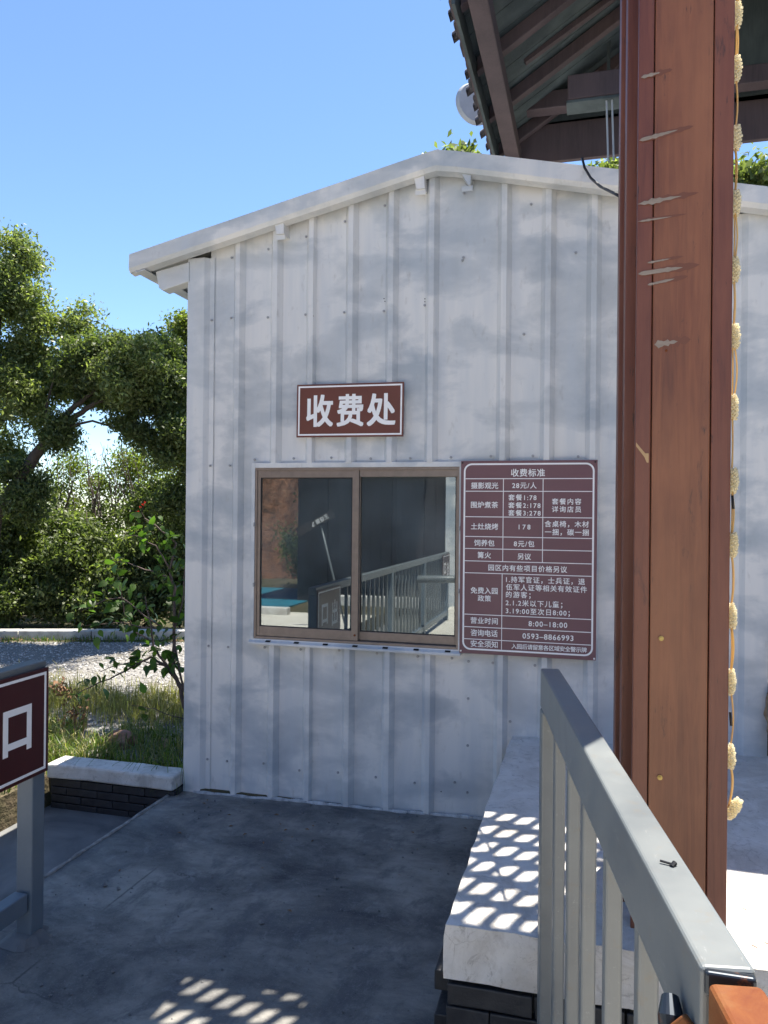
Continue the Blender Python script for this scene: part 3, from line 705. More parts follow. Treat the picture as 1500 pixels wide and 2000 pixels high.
# scraped gouges where a bar used to rub: shallow pale wounds
m = NM('bare_wood_gouge', .8, 0, .2); a = m.noise(40, m.map((1, 1, 4)), 6); m.color(m.mix(a, (.16, .13, .11), (.34, .29, .25))); M['gouge'] = m.m
m = NM('charred_smear', .6, 0, .3); m.color((.15, .062, .042)); M['smear'] = m.m
for x, z, l, hh, an in ((.146, 2.735, .05, .006, 8), (.168, 2.60 - .03, .10, .008, 10), (.172, 2.395, .115, .010, 6), (.172, 2.232, .06, .004, 7), (.176, 2.205, .115, .009, 5), (.178, 2.175, .07, .005, 10), (.192, 2.01, .06, .012, 6), (.160, 2.345, .09, .004, 4)):
    for mt, kx, kl, kh, dy in (('smear', .022, 1.35, 2.0, 0), ('gouge', 0, 1, 1, .0008)):
        N = 12; V = []; ca_, sa_ = math.cos(R(an)), math.sin(R(an))
        for i in range(N + 1):
            t = -1 + 2 * i / N; hw = hh * .95 * kh * max(0, (1 - abs(t) ** 3)) ** .5 * (1 + .9 * noise.noise(Vector((t * 4, z * 9, 0)))) * (1.25 - .6 * t if mt == 'gouge' else 1)
            for s_ in (-1, 1):
                px = t * l * kl / 2; pz = s_ * hw / 2
                V.append((x + kx + px * ca_ - pz * sa_, 2.1876 - dy, z + (.003 if mt == 'smear' else 0) + px * sa_ + pz * ca_))
        cpart('gouge' if mt == 'gouge' else 'scorch_mark', MB().add(V, [(2 * i, 2 * i + 2, 2 * i + 3, 2 * i + 1) for i in range(N)]), M[mt], 0)
cpart('gouge', MB().add([(.118, 2.1885, 1.745), (.142, 2.1885, 1.715), (.151, 2.1885, 1.715), (.151, 2.1885, 1.690), (.146, 2.1885, 1.690), (.140, 2.1885, 1.705), (.118, 2.1885, 1.735)], [(0, 1, 2, 3, 4, 5, 6)]), m_simple('split_wood', (.42, .28, .15), .8), 0)

# ---- light string hanging down the column's right edge
ls = thing('light_string', 'string of amber plastic light clusters hanging down the right edge of the timber column', 'light string', (.372, 2.25, .75))
cz = [3.05, 2.893, 2.747, 2.560, 2.388, 2.208, 2.029, 1.842, 1.642, 1.469, 1.282, 1.103, .903, .765]
clus = []
for k in range(3):
    bm = bmesh.new()
    for q in range(74):
        t = q / 73; a = q * 2.4 + k; rr = .0125 * (math.sin(math.pi * (.12 + .76 * t)) ** .6); zz = (.5 - t) * .066
        c = Vector((rr * math.cos(a), rr * math.sin(a) * .9, zz)) * random.uniform(.92, 1.1)
        bmesh.ops.create_icosphere(bm, subdivisions=1, radius=random.uniform(.0034, .0050), matrix=Matrix.Translation(c))
    bmesh.ops.create_icosphere(bm, subdivisions=2, radius=.010, matrix=Matrix.Diagonal((1, 1, 2.7, 1)))
    me = bpy.data.meshes.new('light_cluster'); bm.to_mesh(me); bm.free(); me.materials.append(M['led'])
    for p in me.polygons: p.use_smooth = True
    clus.append(me)
for i, z in enumerate(cz):
    last = i == len(cz) - 1
    child('light_cluster', clus[i % 3], ls, Vector((.368 + (.010 if last else random.uniform(-.001, .002)), 2.235, z)) - ls.location, rot=(0, R(-28) if last else R(random.uniform(-5, 5)), random.uniform(0, 3)), scale=(1, 1, 1))
for i in range(len(cz) - 1):
    a, b = cz[i], cz[i + 1]
    for q in range(2):
        bow = random.uniform(.002, .012); pts = []
        for k in range(9):
            t = k / 8; pts.append((.364 + bow * math.sin(math.pi * t) + .0015 * q, 2.235 + .003 * q, a + (b - a) * t))
        o = MB().tube(pts, .0021, 6).build('cord', M['cord'], smooth=True); o.parent = ls; o.location = -ls.location
for z in (1.585, 1.005):
    o = MB().tube([(.367, 2.232, z + .018), (.370, 2.232, z - .018)], .0035, 8).build('connector', M['black'], smooth=True); o.parent = ls; o.location = -ls.location

# ================================================================== RIGHT HAND RAILING
rl = thing('grey_railing', 'near grey steel railing sloping across the lower right with upright bars', 'railing', (.0, 1.4, 0))
def lp(t):  # centre line of the top rail, t = forward distance y
    return .121 + (t - .74) * (-.096 - .121) / (2.03 - .74)
def rpart(name, mb, mat, bevel=.004, parent=rl, lab=None):
    o = mb.build(name, mat, bevel=bevel, seg=3); o.parent = parent
    o.location = -parent.location
    if lab: o['label'] = lab
    return o
ang = math.atan2(lp(2.0) - lp(1.0), 1.0)
TZ = 1.15
rpart('top_rail', MB().bar((lp(2.035), 2.035, TZ - .05), (lp(.735), .735, TZ - .05), .048, .100), M['grey'], .005)
def post(x, y, wx, wy, z0, z1):
    c = Vector((x, y, 0)); d = Vector((math.sin(ang), math.cos(ang), 0)); s_ = Vector((d.y, -d.x, 0))
    V = [c + s_ * a * wx / 2 + d * b * wy / 2 + Vector((0, 0, z)) for z in (z0, z1) for a, b in ((-1, -1), (1, -1), (1, 1), (-1, 1))]
    return MB().add(V, [(3, 2, 1, 0), (4, 5, 6, 7), (0, 1, 5, 4), (1, 2, 6, 5), (2, 3, 7, 6), (3, 0, 4, 7)])
rpart('end_post', post(lp(2.0), 2.0 - .006, .052, .052, 0, TZ - .098), M['grey'], .006)
for Yc in (1.79, 1.575, 1.395, 1.178, .968):
    # depth -> y on the rail line
    yy = next(t / 1000 for t in range(600, 2200) if (-lp(t / 1000) * SA + t / 1000 * CA) >= Yc)
    rpart('baluster', post(lp(yy), yy, .0265, .030, .10, TZ - .098), M['grey'], .007)
rpart('bottom_rail', MB().bar((lp(1.97), 1.97, .08), (lp(.75), .75, .08), .04, .04), M['grey'], .004)
rpart('near_post', post(lp(.70), .70, .055, .06, 0, TZ - .10), M['hinge'], .005, lab='dark rust-stained end post')
pv = at(1330, 1940, .74)
rpart('hinge_pin', MB().tube([(lp(.78) - .030, .72, .95), (lp(.78) - .036, .765, 1.060)], .0085, 20), M['hinge'], 0)
rpart('hinge_sleeve', MB().tube([(lp(.78) - .036, .765, 1.058), (lp(.78) - .0365, .772, 1.078), (lp(.78) - .036, .785, 1.088)], [.0118, .0118, .008], 20), M['hinge'], 0)
rpart('hinge_lug', MB().bar((lp(.755) - .040, .755, 1.055), (lp(.742) - .022, .742, 1.085), .008, .035), M['rust'], .003)
rpart('joint_plate', MB().bar((lp(.733) - .021, .731, TZ - .012), (lp(.733) + .021, .731, TZ - .012), .010, .022), M['hinge'], .003)
rpart('screw_stub', MB().tube([(lp(.93) + .004, .93, TZ), (lp(.93) + .008, .935, TZ + .003)], .003, 8).tube([(lp(.93) + .006, .932, TZ + .002), (lp(.93) - .008, .936, TZ + .003)], .0014, 6), M['black'], 0)
r2 = thing('rusty_railing', 'short orange rusted railing end at the bottom right corner of the view', 'railing', (.13, .6, 0))
rpart('top_rail', MB().bar((lp(.715) - .002, .715, TZ - .040), (lp(.40) - .004, .40, TZ - .040), .046, .080), M['rust'], .006, parent=r2)
rpart('end_post', MB().box(lp(.5) - .022, lp(.5) + .022, .50, .545, 0, TZ - .082), M['rust'], .004, parent=r2)

# ================================================================== LEFT HAND RAILING with its hanging exit signs
lr = thing('blue_grey_railing', 'long blue-grey steel railing at left edge, carrying the maroon sign', 'railing', (-1.98, 2.4, 0))
LX = -1.985
rpart('top_rail', MB().box(LX - .03, LX + .03, -3.1, 2.45, .925, .985), M['grey'], .005, parent=lr)
rpart('bottom_rail', MB().box(LX - .028, LX + .028, -3.0, 2.365, .085, .155), M['bluegrey'], .005, parent=lr)
for y in (2.41, .2, -1.4, -3.0): rpart('post', MB().box(LX - .034, LX + .034, y - .034, y + .034, -.03, .924), M['bluegrey'], .006, parent=lr)
for i in range(33):
    y = -2.86 + i * .16
    if y > 1.75 or min(abs(y - q) for q in (.2, -1.4, -3.0)) < .05: continue
    rpart('baluster', MB().box(LX - .013, LX + .013, y - .013, y + .013, .156, .924), M['grey'], .003, parent=lr)
def exit_sign(y0, y1, label):
    s = thing('exit_sign', label, 'sign', (LX + .04, (y0 + y1) / 2, .575))
    def sp(nm, mb, mat, bv=0): o = mb.build(nm, mat, bevel=bv); o.parent = s; o.location = -s.location; return o
    X = LX + .034
    sp('panel', MB().box(X, X + .010, y0, y1, .576, .962), M['darksign'], .0015)
    a, b, c, d, t = y0 + .014, y1 - .014, .590, .948, .010
    xx = X + .0108
    sp('border', MB().box(X, xx, a, b, d - t, d).box(X, xx, a, b, c, c + t).box(X, xx, a, a + t, c + t, d - t).box(X, xx, b - t, b, c + t, d - t), M['signwhite'])
    yc = y0 + .70 * (y1 - y0)
    # the character 'mouth' drawn with its two little feet
    h0, h1 = .688, .848; l0, l1 = yc - .068, yc + .072; q = .024
    sp('lettering', MB().box(X, xx, l0, l0 + q, h0, h1).box(X, xx, l1 - q, l1, h0, h1).box(X, xx, l0 + q, l1 - q, h1 - .024, h1).box(X, xx, l0 + q, l1 - q, h0 + .020, h0 + .044), M['signwhite'])
    me = text_mesh('出', .13, .19, .02); o = bpy.data.objects.new('lettering', me); COL.objects.link(o); o.parent = s
    o.rotation_euler = (R(90), 0, R(90)); o.location = Vector((xx - .0008, y0 + .27 * (y1 - y0), .755)) - s.location
    return s
exit_sign(1.905, 2.446, 'maroon sign with white characters hanging on the railing at the left edge')
exit_sign(-3.05, -2.51, 'maroon exit sign at the far end of the long railing, seen mirrored in the window')
# rough cement foot of the post
mb = MB(); V = [(LX, 2.41, .006)]
for k in range(20): a = k / 20 * 6.283; rr = .085 + .03 * noise.noise(Vector((math.cos(a) * 2, math.sin(a) * 2, 3))); V.append((LX + rr * math.cos(a), 2.39 + rr * math.sin(a), -.025))
V2 = [(LX + (x - LX) * .6, 2.41 + (y - 2.41) * .6, -.004) for x, y, z in V[1:]]
mb.add(V + V2, [(0, 21 + k, 21 + (k + 1) % 20) for k in range(20)] + [(21 + k, 1 + k, 1 + (k + 1) % 20, 21 + (k + 1) % 20) for k in range(20)])
rpart('cement_foot', mb, M['path'], 0, parent=lr)

# ================================================================== LOW WALL LEFT OF THE BOOTH
lw_ = thing('low_wall', 'low white-capped wall of black painted bricks left of the booth', 'wall', (-2.6, 3.85, -.18))
def wp(nm, mb, mat, **k): o = mb.build(nm, mat, **k); o.parent = lw_; o.location = -lw_.location; return o
cap = wp('cap', MB().box(-3.02, -2.205, 3.795, 3.955, -.002, .080), M['white'], bevel=.012)
subdiv_noise(cap, 5, .006, 9)
wp('core', MB().box(-3.0, -2.2, 3.835, 3.94, -.3, -.004), M['brick'])
for r_ in range(4):
    z = -.006 - (r_ + 1) * .046; x = -3.005 - (.10 if r_ % 2 else 0)
    while x < -2.22:
        x0 = max(x, -3.005); l = min(x + .205, -2.205) - x0
        if l > .03: child('brick', random.choice(brick_me), lw_, Vector((x0, 3.812 + random.uniform(-.001, .001), z)) - lw_.location, scale=(l / bl, .6, .72))
        x += .205
# far kerb beyond the gravel
kb = thing('white_kerb', 'long pale kerb at the foot of the trees beyond the gravel drive', 'kerb', (-6, 8, 0))
for i in range(12):
    t0 = i * .85; d = Vector((2.06, .69, 0)).normalized(); p = Vector((-10.6, 6.43, .0)) + d * t0; q = p + d * .842
    o = MB().bar(p + Vector((0, 0, .035)), q + Vector((0, 0, .035)), .16, .13).build('kerb_stone', M['kerb'], bevel=.012); o.parent = kb; o.location = -kb.location

# ================================================================== PAVILION ROOF (upper right, behind the column)
pv = thing('gate_pavilion', 'dark timber gate roof with tiled eave reaching over the booth at the upper right', 'roof', (0, 7, 5.2))
def pp(nm, mb, mat, bevel=0, lab=None):
    o = mb.build(nm, mat, bevel=bevel); o.parent = pv; o.location = -pv.location
    if lab: o['label'] = lab
    return o
EU, EZ, SL = -1.0, 5.30, .65
V0, V1 = 5.3, 8.05
def rzp(x): return EZ + SL * (x - EU)
RU = 1.75
for i in range(11):
    y0 = V0 + i * .25; pp('roof_board', MB().prism([(EU + .03, rzp(EU + .03)), (RU, rzp(RU)), (RU, rzp(RU) + .025), (EU + .03, rzp(EU + .03) + .025)], 'y', y0 + .004, y0 + .246), M['board'])
for i in range(11):
    y0 = V0 + i * .25; pp('roof_board', MB().prism([(RU, rzp(RU)), (4.4, rzp(RU) - SL * (4.4 - RU)), (4.4, rzp(RU) - SL * (4.4 - RU) + .025), (RU, rzp(RU) + .025)], 'y', y0 + .004, y0 + .246), M['board'])
# tiles along the eave: every other one a rounded cover tile that sticks out
tile_me = []
o = MB().prism([(EU - .05, rzp(EU - .05) + .03), (EU + .5, rzp(EU + .5) + .03), (EU + .5, rzp(EU + .5) + .055), (EU - .05, rzp(EU - .05) + .055)], 'y', 0, .17).build('roof_tile', M['tile']); flat_me = o.data; bpy.data.objects.remove(o)
def cover(x0, x1):
    mb = MB(); V = []; n = 7
    for x in (x0, x1):
        for k in range(n): a = math.pi * k / (n - 1); V.append((x, .055 * math.cos(a), rzp(x) + .045 + .05 * math.sin(a)))
    mb.add(V, [(k, k + 1, n + k + 1, n + k) for k in range(n - 1)] + [tuple(range(n)), tuple(range(2 * n - 1, n - 1, -1))]); return mb
o = cover(EU - .075, EU + .6).build('cover_tile', M['tile'], smooth=False); cov_me = o.data; bpy.data.objects.remove(o)
y = V0
while y < V1:
    child('roof_tile', flat_me, pv, Vector((random.uniform(-.012, .012), y, 0)) - pv.location)
    if random.random() < .5: child('cover_tile', cov_me, pv, Vector((random.uniform(-.03, .01), y + .18, 0)) - pv.location)
    y += .27
pp('tile_bed', MB().prism([(EU + .3, rzp(EU + .3) + .03), (RU, rzp(RU) + .03), (RU, rzp(RU) + .12), (EU + .3, rzp(EU + .3) + .12)], 'y', V0, V1), M['tile'])
pp('tile_bed', MB().prism([(RU, rzp(RU) + .03), (4.4, rzp(RU) - SL * 2.65 + .03), (4.4, rzp(RU) - SL * 2.65 + .12), (RU, rzp(RU) + .12)], 'y', V0, V1), M['tile'])
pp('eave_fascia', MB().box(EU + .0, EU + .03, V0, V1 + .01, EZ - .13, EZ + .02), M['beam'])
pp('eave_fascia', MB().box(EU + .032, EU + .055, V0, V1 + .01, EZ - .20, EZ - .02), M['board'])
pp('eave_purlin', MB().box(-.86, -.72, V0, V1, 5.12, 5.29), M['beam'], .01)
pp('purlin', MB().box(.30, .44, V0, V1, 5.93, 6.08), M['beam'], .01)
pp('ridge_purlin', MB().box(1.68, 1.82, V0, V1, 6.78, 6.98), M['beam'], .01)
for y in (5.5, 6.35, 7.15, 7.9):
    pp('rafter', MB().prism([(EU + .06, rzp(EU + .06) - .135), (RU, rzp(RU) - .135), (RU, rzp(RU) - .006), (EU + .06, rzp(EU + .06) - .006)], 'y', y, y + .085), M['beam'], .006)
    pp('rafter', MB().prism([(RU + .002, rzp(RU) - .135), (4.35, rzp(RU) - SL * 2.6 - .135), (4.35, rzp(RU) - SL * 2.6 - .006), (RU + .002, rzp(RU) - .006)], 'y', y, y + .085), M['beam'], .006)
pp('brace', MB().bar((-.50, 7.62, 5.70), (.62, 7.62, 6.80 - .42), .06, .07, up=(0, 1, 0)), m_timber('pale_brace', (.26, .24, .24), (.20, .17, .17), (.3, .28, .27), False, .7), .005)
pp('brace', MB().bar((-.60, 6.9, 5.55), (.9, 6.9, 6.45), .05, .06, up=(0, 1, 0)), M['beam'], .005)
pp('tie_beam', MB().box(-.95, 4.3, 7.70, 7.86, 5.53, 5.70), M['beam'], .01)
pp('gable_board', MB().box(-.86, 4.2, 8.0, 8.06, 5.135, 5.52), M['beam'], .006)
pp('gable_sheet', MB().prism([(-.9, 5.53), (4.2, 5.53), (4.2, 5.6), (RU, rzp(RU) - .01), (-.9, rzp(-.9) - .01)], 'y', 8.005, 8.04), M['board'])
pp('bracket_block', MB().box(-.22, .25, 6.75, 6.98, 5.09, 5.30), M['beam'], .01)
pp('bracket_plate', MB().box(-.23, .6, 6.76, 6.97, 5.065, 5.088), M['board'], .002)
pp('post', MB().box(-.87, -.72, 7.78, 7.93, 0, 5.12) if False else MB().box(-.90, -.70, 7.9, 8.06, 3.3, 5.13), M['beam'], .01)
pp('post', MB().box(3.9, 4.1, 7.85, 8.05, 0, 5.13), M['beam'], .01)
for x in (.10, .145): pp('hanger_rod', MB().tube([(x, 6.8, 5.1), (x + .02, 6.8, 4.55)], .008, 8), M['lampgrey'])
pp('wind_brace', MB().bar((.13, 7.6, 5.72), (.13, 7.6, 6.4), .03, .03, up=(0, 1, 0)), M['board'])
# beams that carry the near end down to the column line
disc = thing('round_dish', 'round pale grey dish behind the tiled eave at the top', 'dish', (-1.13, 7.5, 5.55))
bm = bmesh.new(); bmesh.ops.create_circle(bm, cap_ends=True, segments=40, radius=.205); 
r_ = bmesh.ops.extrude_face_region(bm, geom=list(bm.faces))
for v in r_['geom']:
    if isinstance(v, bmesh.types.BMVert): v.co.z += .04; v.co.x *= .9; v.co.y *= .9
me = bpy.data.meshes.new('dish'); bm.to_mesh(me); bm.free(); me.materials.append(M['lampgrey'])
child('dish', me, disc, (0, 0, 0), rot=(R(90), 0, R(35)))
o = MB().tube([(0, .02, -.05), (.12, .05, -.22)], .012, 8).build('bracket', M['hinge']); o.parent = disc
# cable drooping from the pavilion to the column
mb = MB(); pts = [at(1137, 309, 3.72), at(1142, 328, 3.68), at(1154, 348, 3.6), at(1172, 364, 3.4), at(1200, 378, 3.1), at(1216, 386, 2.9)]
mb.tube(pts, .006, 8); setp(mb.build('black_cable', M['black'], smooth=True), 'thin black cable drooping across the booth roof trim to the column', 'cable')

# ================================================================== ADDED CANOPY, unseen overhead: boards put in for shade, lattice for the light patches
ZC = 4.6
cn = thing('added_canopy', 'unseen boarded canopy with open lattice bays, added overhead to shape the shade', 'canopy', (0, 2, ZC))
def np_(nm, mb, mat, bevel=0): o = mb.build(nm, mat, bevel=bevel); o.parent = cn; o.location = -cn.location; return o
def boards(x0, x1, y0, y1):
    n = max(1, round((y1 - y0) / .3))
    for i in range(n): np_('added_shade_board', MB().box(x0, x1, y0 + (y1 - y0) * i / n, y0 + (y1 - y0) * (i + 1) / n, ZC, ZC + .02), M['beam'])
boards(-4.2, -3.2, 2.9, 3.58); boards(-3.2, -2.4, 2.9, 3.85); boards(-2.4, -1.8, 2.9, 4.07); boards(-1.8, -1.3, 2.9, 4.25); boards(-1.3, -.62, 2.9, 4.38); boards(-.62, -.14, 2.9, 3.46); boards(-.62, -.14, 3.87, 4.45); boards(-.14, .235, 2.9, 4.45)
boards(.235, .70, 3.09, 3.50); boards(.70, 3.0, 4.02, 4.45)
np_('added_shade_board', MB().box(-2.4, -1.0, 3.95, 4.37, ZC + .18, ZC + .20), M['beam'])  # extra board added higher up to close a sliver of sun
for x in (-4.1, -.14, .70, 2.9): np_('added_canopy_beam', MB().box(x - .03, x + .03, 2.9, 3.4 if x < -4 else 4.45, ZC + .022, ZC + .14), M['beam'])
for y in (2.93, 3.3, 4.4): np_('added_canopy_beam', MB().box(-4.2 if y < 4 else -.62, .22 if y < 3 else 3.0, y - .03, y + .03, ZC + .142, ZC + .26), M['beam'])
PB = Vector((.966, .259)); QB = Vector((.397, .914))
def lattice(x0, x1, y0, y1, ph):
    def clip(a, b):   # clip segment to the rectangle
        t0, t1 = 0., 1.; d = b - a
        for k, lo, hi in ((0, x0, x1), (1, y0, y1)):
            if abs(d[k]) < 1e-9:
                if not lo <= a[k] <= hi: return None
                continue
            ta, tb = (lo - a[k]) / d[k], (hi - a[k]) / d[k]
            if ta > tb: ta, tb = tb, ta
            t0, t1 = max(t0, ta), min(t1, tb)
        return (a + d * t0, a + d * t1) if t1 - t0 > .02 / max(d.length, 1e-6) else None
    c = Vector(((x0 + x1) / 2, (y0 + y1) / 2))
    for i in range(-9, 10):
        o = c + PB * (.090 * i + ph)
        s_ = clip(o - QB * 2, o + QB * 2)
        if s_: np_('lattice_slat', MB().bar((*s_[0], ZC + .010), (*s_[1], ZC + .010), .036, .006), M['beam'])
        for j in range(-8, 9):
            q = o + PB * .045 + QB * (.137 * j - .046 * i)
            s2 = clip(q - PB * .045, q + PB * .045)
            if s2: np_('lattice_crosspiece', MB().bar((*s2[0], ZC + .002), (*s2[1], ZC + .002), .051, .006), M['beam'])
lattice(.235, .70, 3.50, 4.45, 0); lattice(-.62, -.14, 3.46, 3.87, .02)
for x, y in ((-4.05, 3.1), (2.9, 3.1)): np_('added_canopy_post', MB().box(x - .08, x + .08, y - .08, y + .08, -.3, ZC), M['timber2'], .005)

# ================================================================== STONE AT THE RIGHT EDGE
def rock(name, c, r, mat, label, cat, seed=0, sq=(1, 1, 1)):
    bm = bmesh.new(); bmesh.ops.create_icosphere(bm, subdivisions=4, radius=1)
    for v in bm.verts:
        n = noise.multi_fractal(v.co * 1.2 + Vector((seed, 0, 0)), 1, 2, 4)
        v.co = v.co * (1 + .18 * (n - 1)); v.co = Vector((v.co.x * r * sq[0], v.co.y * r * sq[1], round(v.co.z * 9) / 9 * .4 * r * sq[2] + v.co.z * r * .6 * sq[2]))
    me = bpy.data.meshes.new(name); bm.to_mesh(me); bm.free(); me.materials.append(mat)
    o = bpy.data.objects.new(name, me); COL.objects.link(o); o.location = c; return setp(o, label, cat)
rock('boulder', (1.02, 3.82, .60), .24, M['rock'], 'layered tan boulder at the right edge against the booth corner', 'stone', 3, (1, .8, 1.0))
rock('boulder', (1.10, 3.86, .98), .26, M['rock'], 'tan boulder stacked on top of the lower one at the right edge', 'stone', 8, (1, .8, 1.0))
rock('stone', (-2.95, 4.42, .03), .085, M['pebble'], 'reddish round stone in the grass behind the low wall', 'stone', 5, (1.3, .8, .9))
rock('stone', (-2.66, 4.46, .02), .05, M['rock'], 'grey slanted stone beside the reddish one behind the low wall', 'stone', 9, (1.2, .7, 1.0))

# ================================================================== THINGS BEHIND THE CAMERA (seen in the window glass)
# soil bank
mb = MB(); N = 110
V = []
for j in range(N + 1):
    for i in range(N + 1):
        s_ = i / N; t = j / N
        x = -13 + 8.2 * s_; y = -7.0 - (s_) * 1.9 - t * 5 + .7 * noise.noise(Vector((s_ * 6, t * 3, 0)))
        z = -.3 + 8 * (1 - (1 - t) ** 1.6) * min(1, (1.06 - s_) * 3.2) + .9 * noise.multi_fractal(Vector((x, y, t * 5)) * .9, 1, 2, 5) * min(1, t * 4) * 1.0
        V.append((x, y, z))
mb.add(V, [(j * (N + 1) + i, j * (N + 1) + i + 1, (j + 1) * (N + 1) + i + 1, (j + 1) * (N + 1) + i) for j in range(N) for i in range(N)])
setp(mb.build('hillside', M['soil']), kind='structure')
mb = MB(); V = []; N2 = 36  # unseen slope added on the right to darken the ribs' right faces
for j in range(N2 + 1):
    for i in range(N2 + 1):
        s_ = i / N2; t = j / N2; y = -9 + 15 * s_; x = 3.9 + 5 * t + .5 * noise.noise(Vector((s_ * 9, t * 4, 7)))
        V.append((x, y, -.3 + 6.0 * t ** .55 + .6 * noise.noise(Vector((x, y, 3))) * t))
mb.add(V, [(j * (N2 + 1) + i, j * (N2 + 1) + i + 1, (j + 1) * (N2 + 1) + i + 1, (j + 1) * (N2 + 1) + i) for j in range(N2) for i in range(N2)])
setp(mb.build('hillside', M['earth']), kind='structure')
setp(MB().box(-9.5, -4.7, -6.6, -3.2, -.1, .006).build('painted_floor', M['turquoise']), kind='structure')
gh_ = thing('gatehouse', 'dark boarded gatehouse with a pale cladded corner, seen only in the window reflection', 'building', (-3, -4.8, 0))
def gp(nm, mb, mat, **k): o = mb.build(nm, mat, **k); o.parent = gh_; o.location = -gh_.location; return o
for i in range(14): gp('wall_board', MB().box(-4.9 + i * .186, -4.9 + i * .186 + .18, -4.80 - .01 * (i % 2), -4.7 + .012 * (i % 3), 0, 4.6), M['plaster'])
gp('corner_panel', MB().box(-2.295, -.6, -4.78, -4.60, 0, 4.6), M['cloud'])
gp('roof', MB().box(-5.2, -.3, -8.2, -4.4, 4.6, 4.8), M['plaster']); gp('added_shade_roof', MB().box(-5.2, -2.25, -4.39, -3.2, 4.6, 4.7), M['plaster']); gp('side_wall', MB().box(-4.9, -4.8, -8, -4.81, 0, 4.6), M['plaster'])  # front overhang added only to keep the gatehouse boards in shade
bk = thing('white_kerb', 'low white kerb in front of the gatehouse, mirrored in the window', 'kerb', (-3.3, -4.4, 0))
o = MB().box(-4.25, -2.3, -4.5, -4.35, -.02, .15).build('kerb_stone', M['white'], bevel=.01); o.parent = bk; o.location = -bk.location
o = MB().box(-5.2, -4.3, -2.9, -2.75, -.02, .12).build('kerb_stone', M['white'], bevel=.01); o.parent = bk; o.location = -bk.location
br = thing('barrier_pole', 'thick grey barrier pole across the lane, mirrored in the window', 'barrier', (-2, -1.1, .75))
o = MB().tube([(-2.25, -1.0, .75), (-.9, -1.45, .76)], .045, 16).build('pole', M['grey'], smooth=True); o.parent = br; o.location = -br.location
o = MB().box(-.95, -.85, -1.5, -1.4, 0, .80).build('pole_rest', M['grey'], bevel=.004); o.parent = br; o.location = -br.location
ds = thing('direction_sign', 'leaning dark arrow-shaped direction sign on a pole, mirrored in the window', 'sign', (-3.2, -1.65, 0))
def dp(nm, mb, mat, **k): o = mb.build(nm, mat, **k); o.parent = ds; o.location = -ds.location; return o
dp('pole', MB().tube([(-3.02, -1.66, -.02), (-3.38, -1.60, 1.42)], .013, 10), M['grey'], smooth=True)
dd = (Vector((-3.29, -1.62, 1.50)) - Vector((-3.62, -1.54, 1.30))).normalized()
p0 = Vector((-3.66, -1.52, 1.27)); p1 = Vector((-3.20, -1.62, 1.53))
dp('arrow_board', MB().bar(p0, p1, .02, .11, up=(0, 0, 1)), M['plaster'])
me = text_mesh('王坡第 宝心国', .40, .06, .01); o = bpy.data.objects.new('lettering', me); COL.objects.link(o); o.parent = ds
o.rotation_euler = (R(90), R(-29) * -1, R(180)); o.location = (p0 + p1) / 2 + Vector((0, .018, 0)) - ds.location

# ================================================================== VEGETATION
def leaf_cloud(lumps, n_clusters, per, size, spread=.16, shell=.55, aspect=.42, squash=1.0):
    """lumps: list of (centre Vector, radius). returns verts of quads"""
    if len(lumps) > 1 or lumps[0][1] > .2:
        sub = []
        for c0, r0 in lumps:
            for q in range(11):
                dd = Vector(rng.normal(size=3)); dd.normalize(); sub.append((c0 + dd * r0 * rng.uniform(.25, .85), r0 * rng.uniform(.22, .42)))
        lumps = sub; spread = spread * .75; shell = .2
    w_ = np.array([r ** 2 for _, r in lumps]); w_ = w_ / w_.sum()
    idx = rng.choice(len(lumps), n_clusters, p=w_)
    C = np.array([lumps[i][0][:] for i in idx]); Rr = np.array([lumps[i][1] for i in idx])
    d = rng.normal(size=(n_clusters, 3)); d /= np.linalg.norm(d, axis=1, keepdims=True)
    rad = (shell + (1 - shell) * rng.random(n_clusters)) * (1 + .12 * rng.normal(size=n_clusters))
    d[:, 2] *= squash
    cc = C + d * (Rr * rad)[:, None]
    ctr = np.repeat(cc, per, 0) + rng.normal(size=(n_clusters * per, 3)) * spread * np.array([1, 1, .7])
    n = len(ctr)
    ax = rng.normal(size=(n, 3)); ax[:, 2] -= .5; ax /= np.linalg.norm(ax, axis=1, keepdims=True)
    up = rng.normal(size=(n, 3)); up[:, 2] += 1.0; sd = np.cross(ax, up); sd /= np.linalg.norm(sd, axis=1, keepdims=True); nr = np.cross(sd, ax)
    s = size * rng.uniform(.6, 1.25, n)[:, None]
    a = ctr - ax * s * .5; b = ctr + ax * s * .5; l = ctr + sd * s * aspect * .5 + nr * s * .08; r = ctr - sd * s * aspect * .5 + nr * s * .08
    return np.stack([a, l, b, r], 1).reshape(-1, 3)
def tree(name, label, lumps, limbs, mat, ncl, per, size, spread=.16, cat='tree', group=None, shell=.55, extra=None):
    base = Vector(limbs[0][0][0]); r = thing(name, label, cat, base, group)
    V = leaf_cloud(lumps, ncl, per, size, spread, shell)
    me = fast_mesh('crown', V, 4, len(V) // 4, M[mat]); o = child('crown', me, r, -base)
    if extra:
        V = leaf_cloud(*extra[:5]); me = fast_mesh('crown', V, 4, len(V) // 4, M[extra[5]]); child('crown', me, r, -base)
    for k, (pts, r0, r1) in enumerate(limbs):
        pts = [Vector(p) for p in pts]; fine = []
        for a, b in zip(pts, pts[1:]):
            for q in range(4): fine.append(a.lerp(b, q / 4) + Vector((noise.noise(a * 3 + Vector((q, 0, 0))), noise.noise(a * 3 + Vector((0, q, 0))), 0)) * r0 * .35)
        fine.append(pts[-1]); n = len(fine)
        o = MB().tube(fine, [r0 + (r1 - r0) * i / (n - 1) for i in range(n)], 8).build('trunk' if k == 0 else 'branch', M['bark'], smooth=True); o.parent = r; o.location = -base
    return r
def L(lst): return [(at(x, y, d), rp * d / F) for x, y, rp, d in lst]
D = 9.6
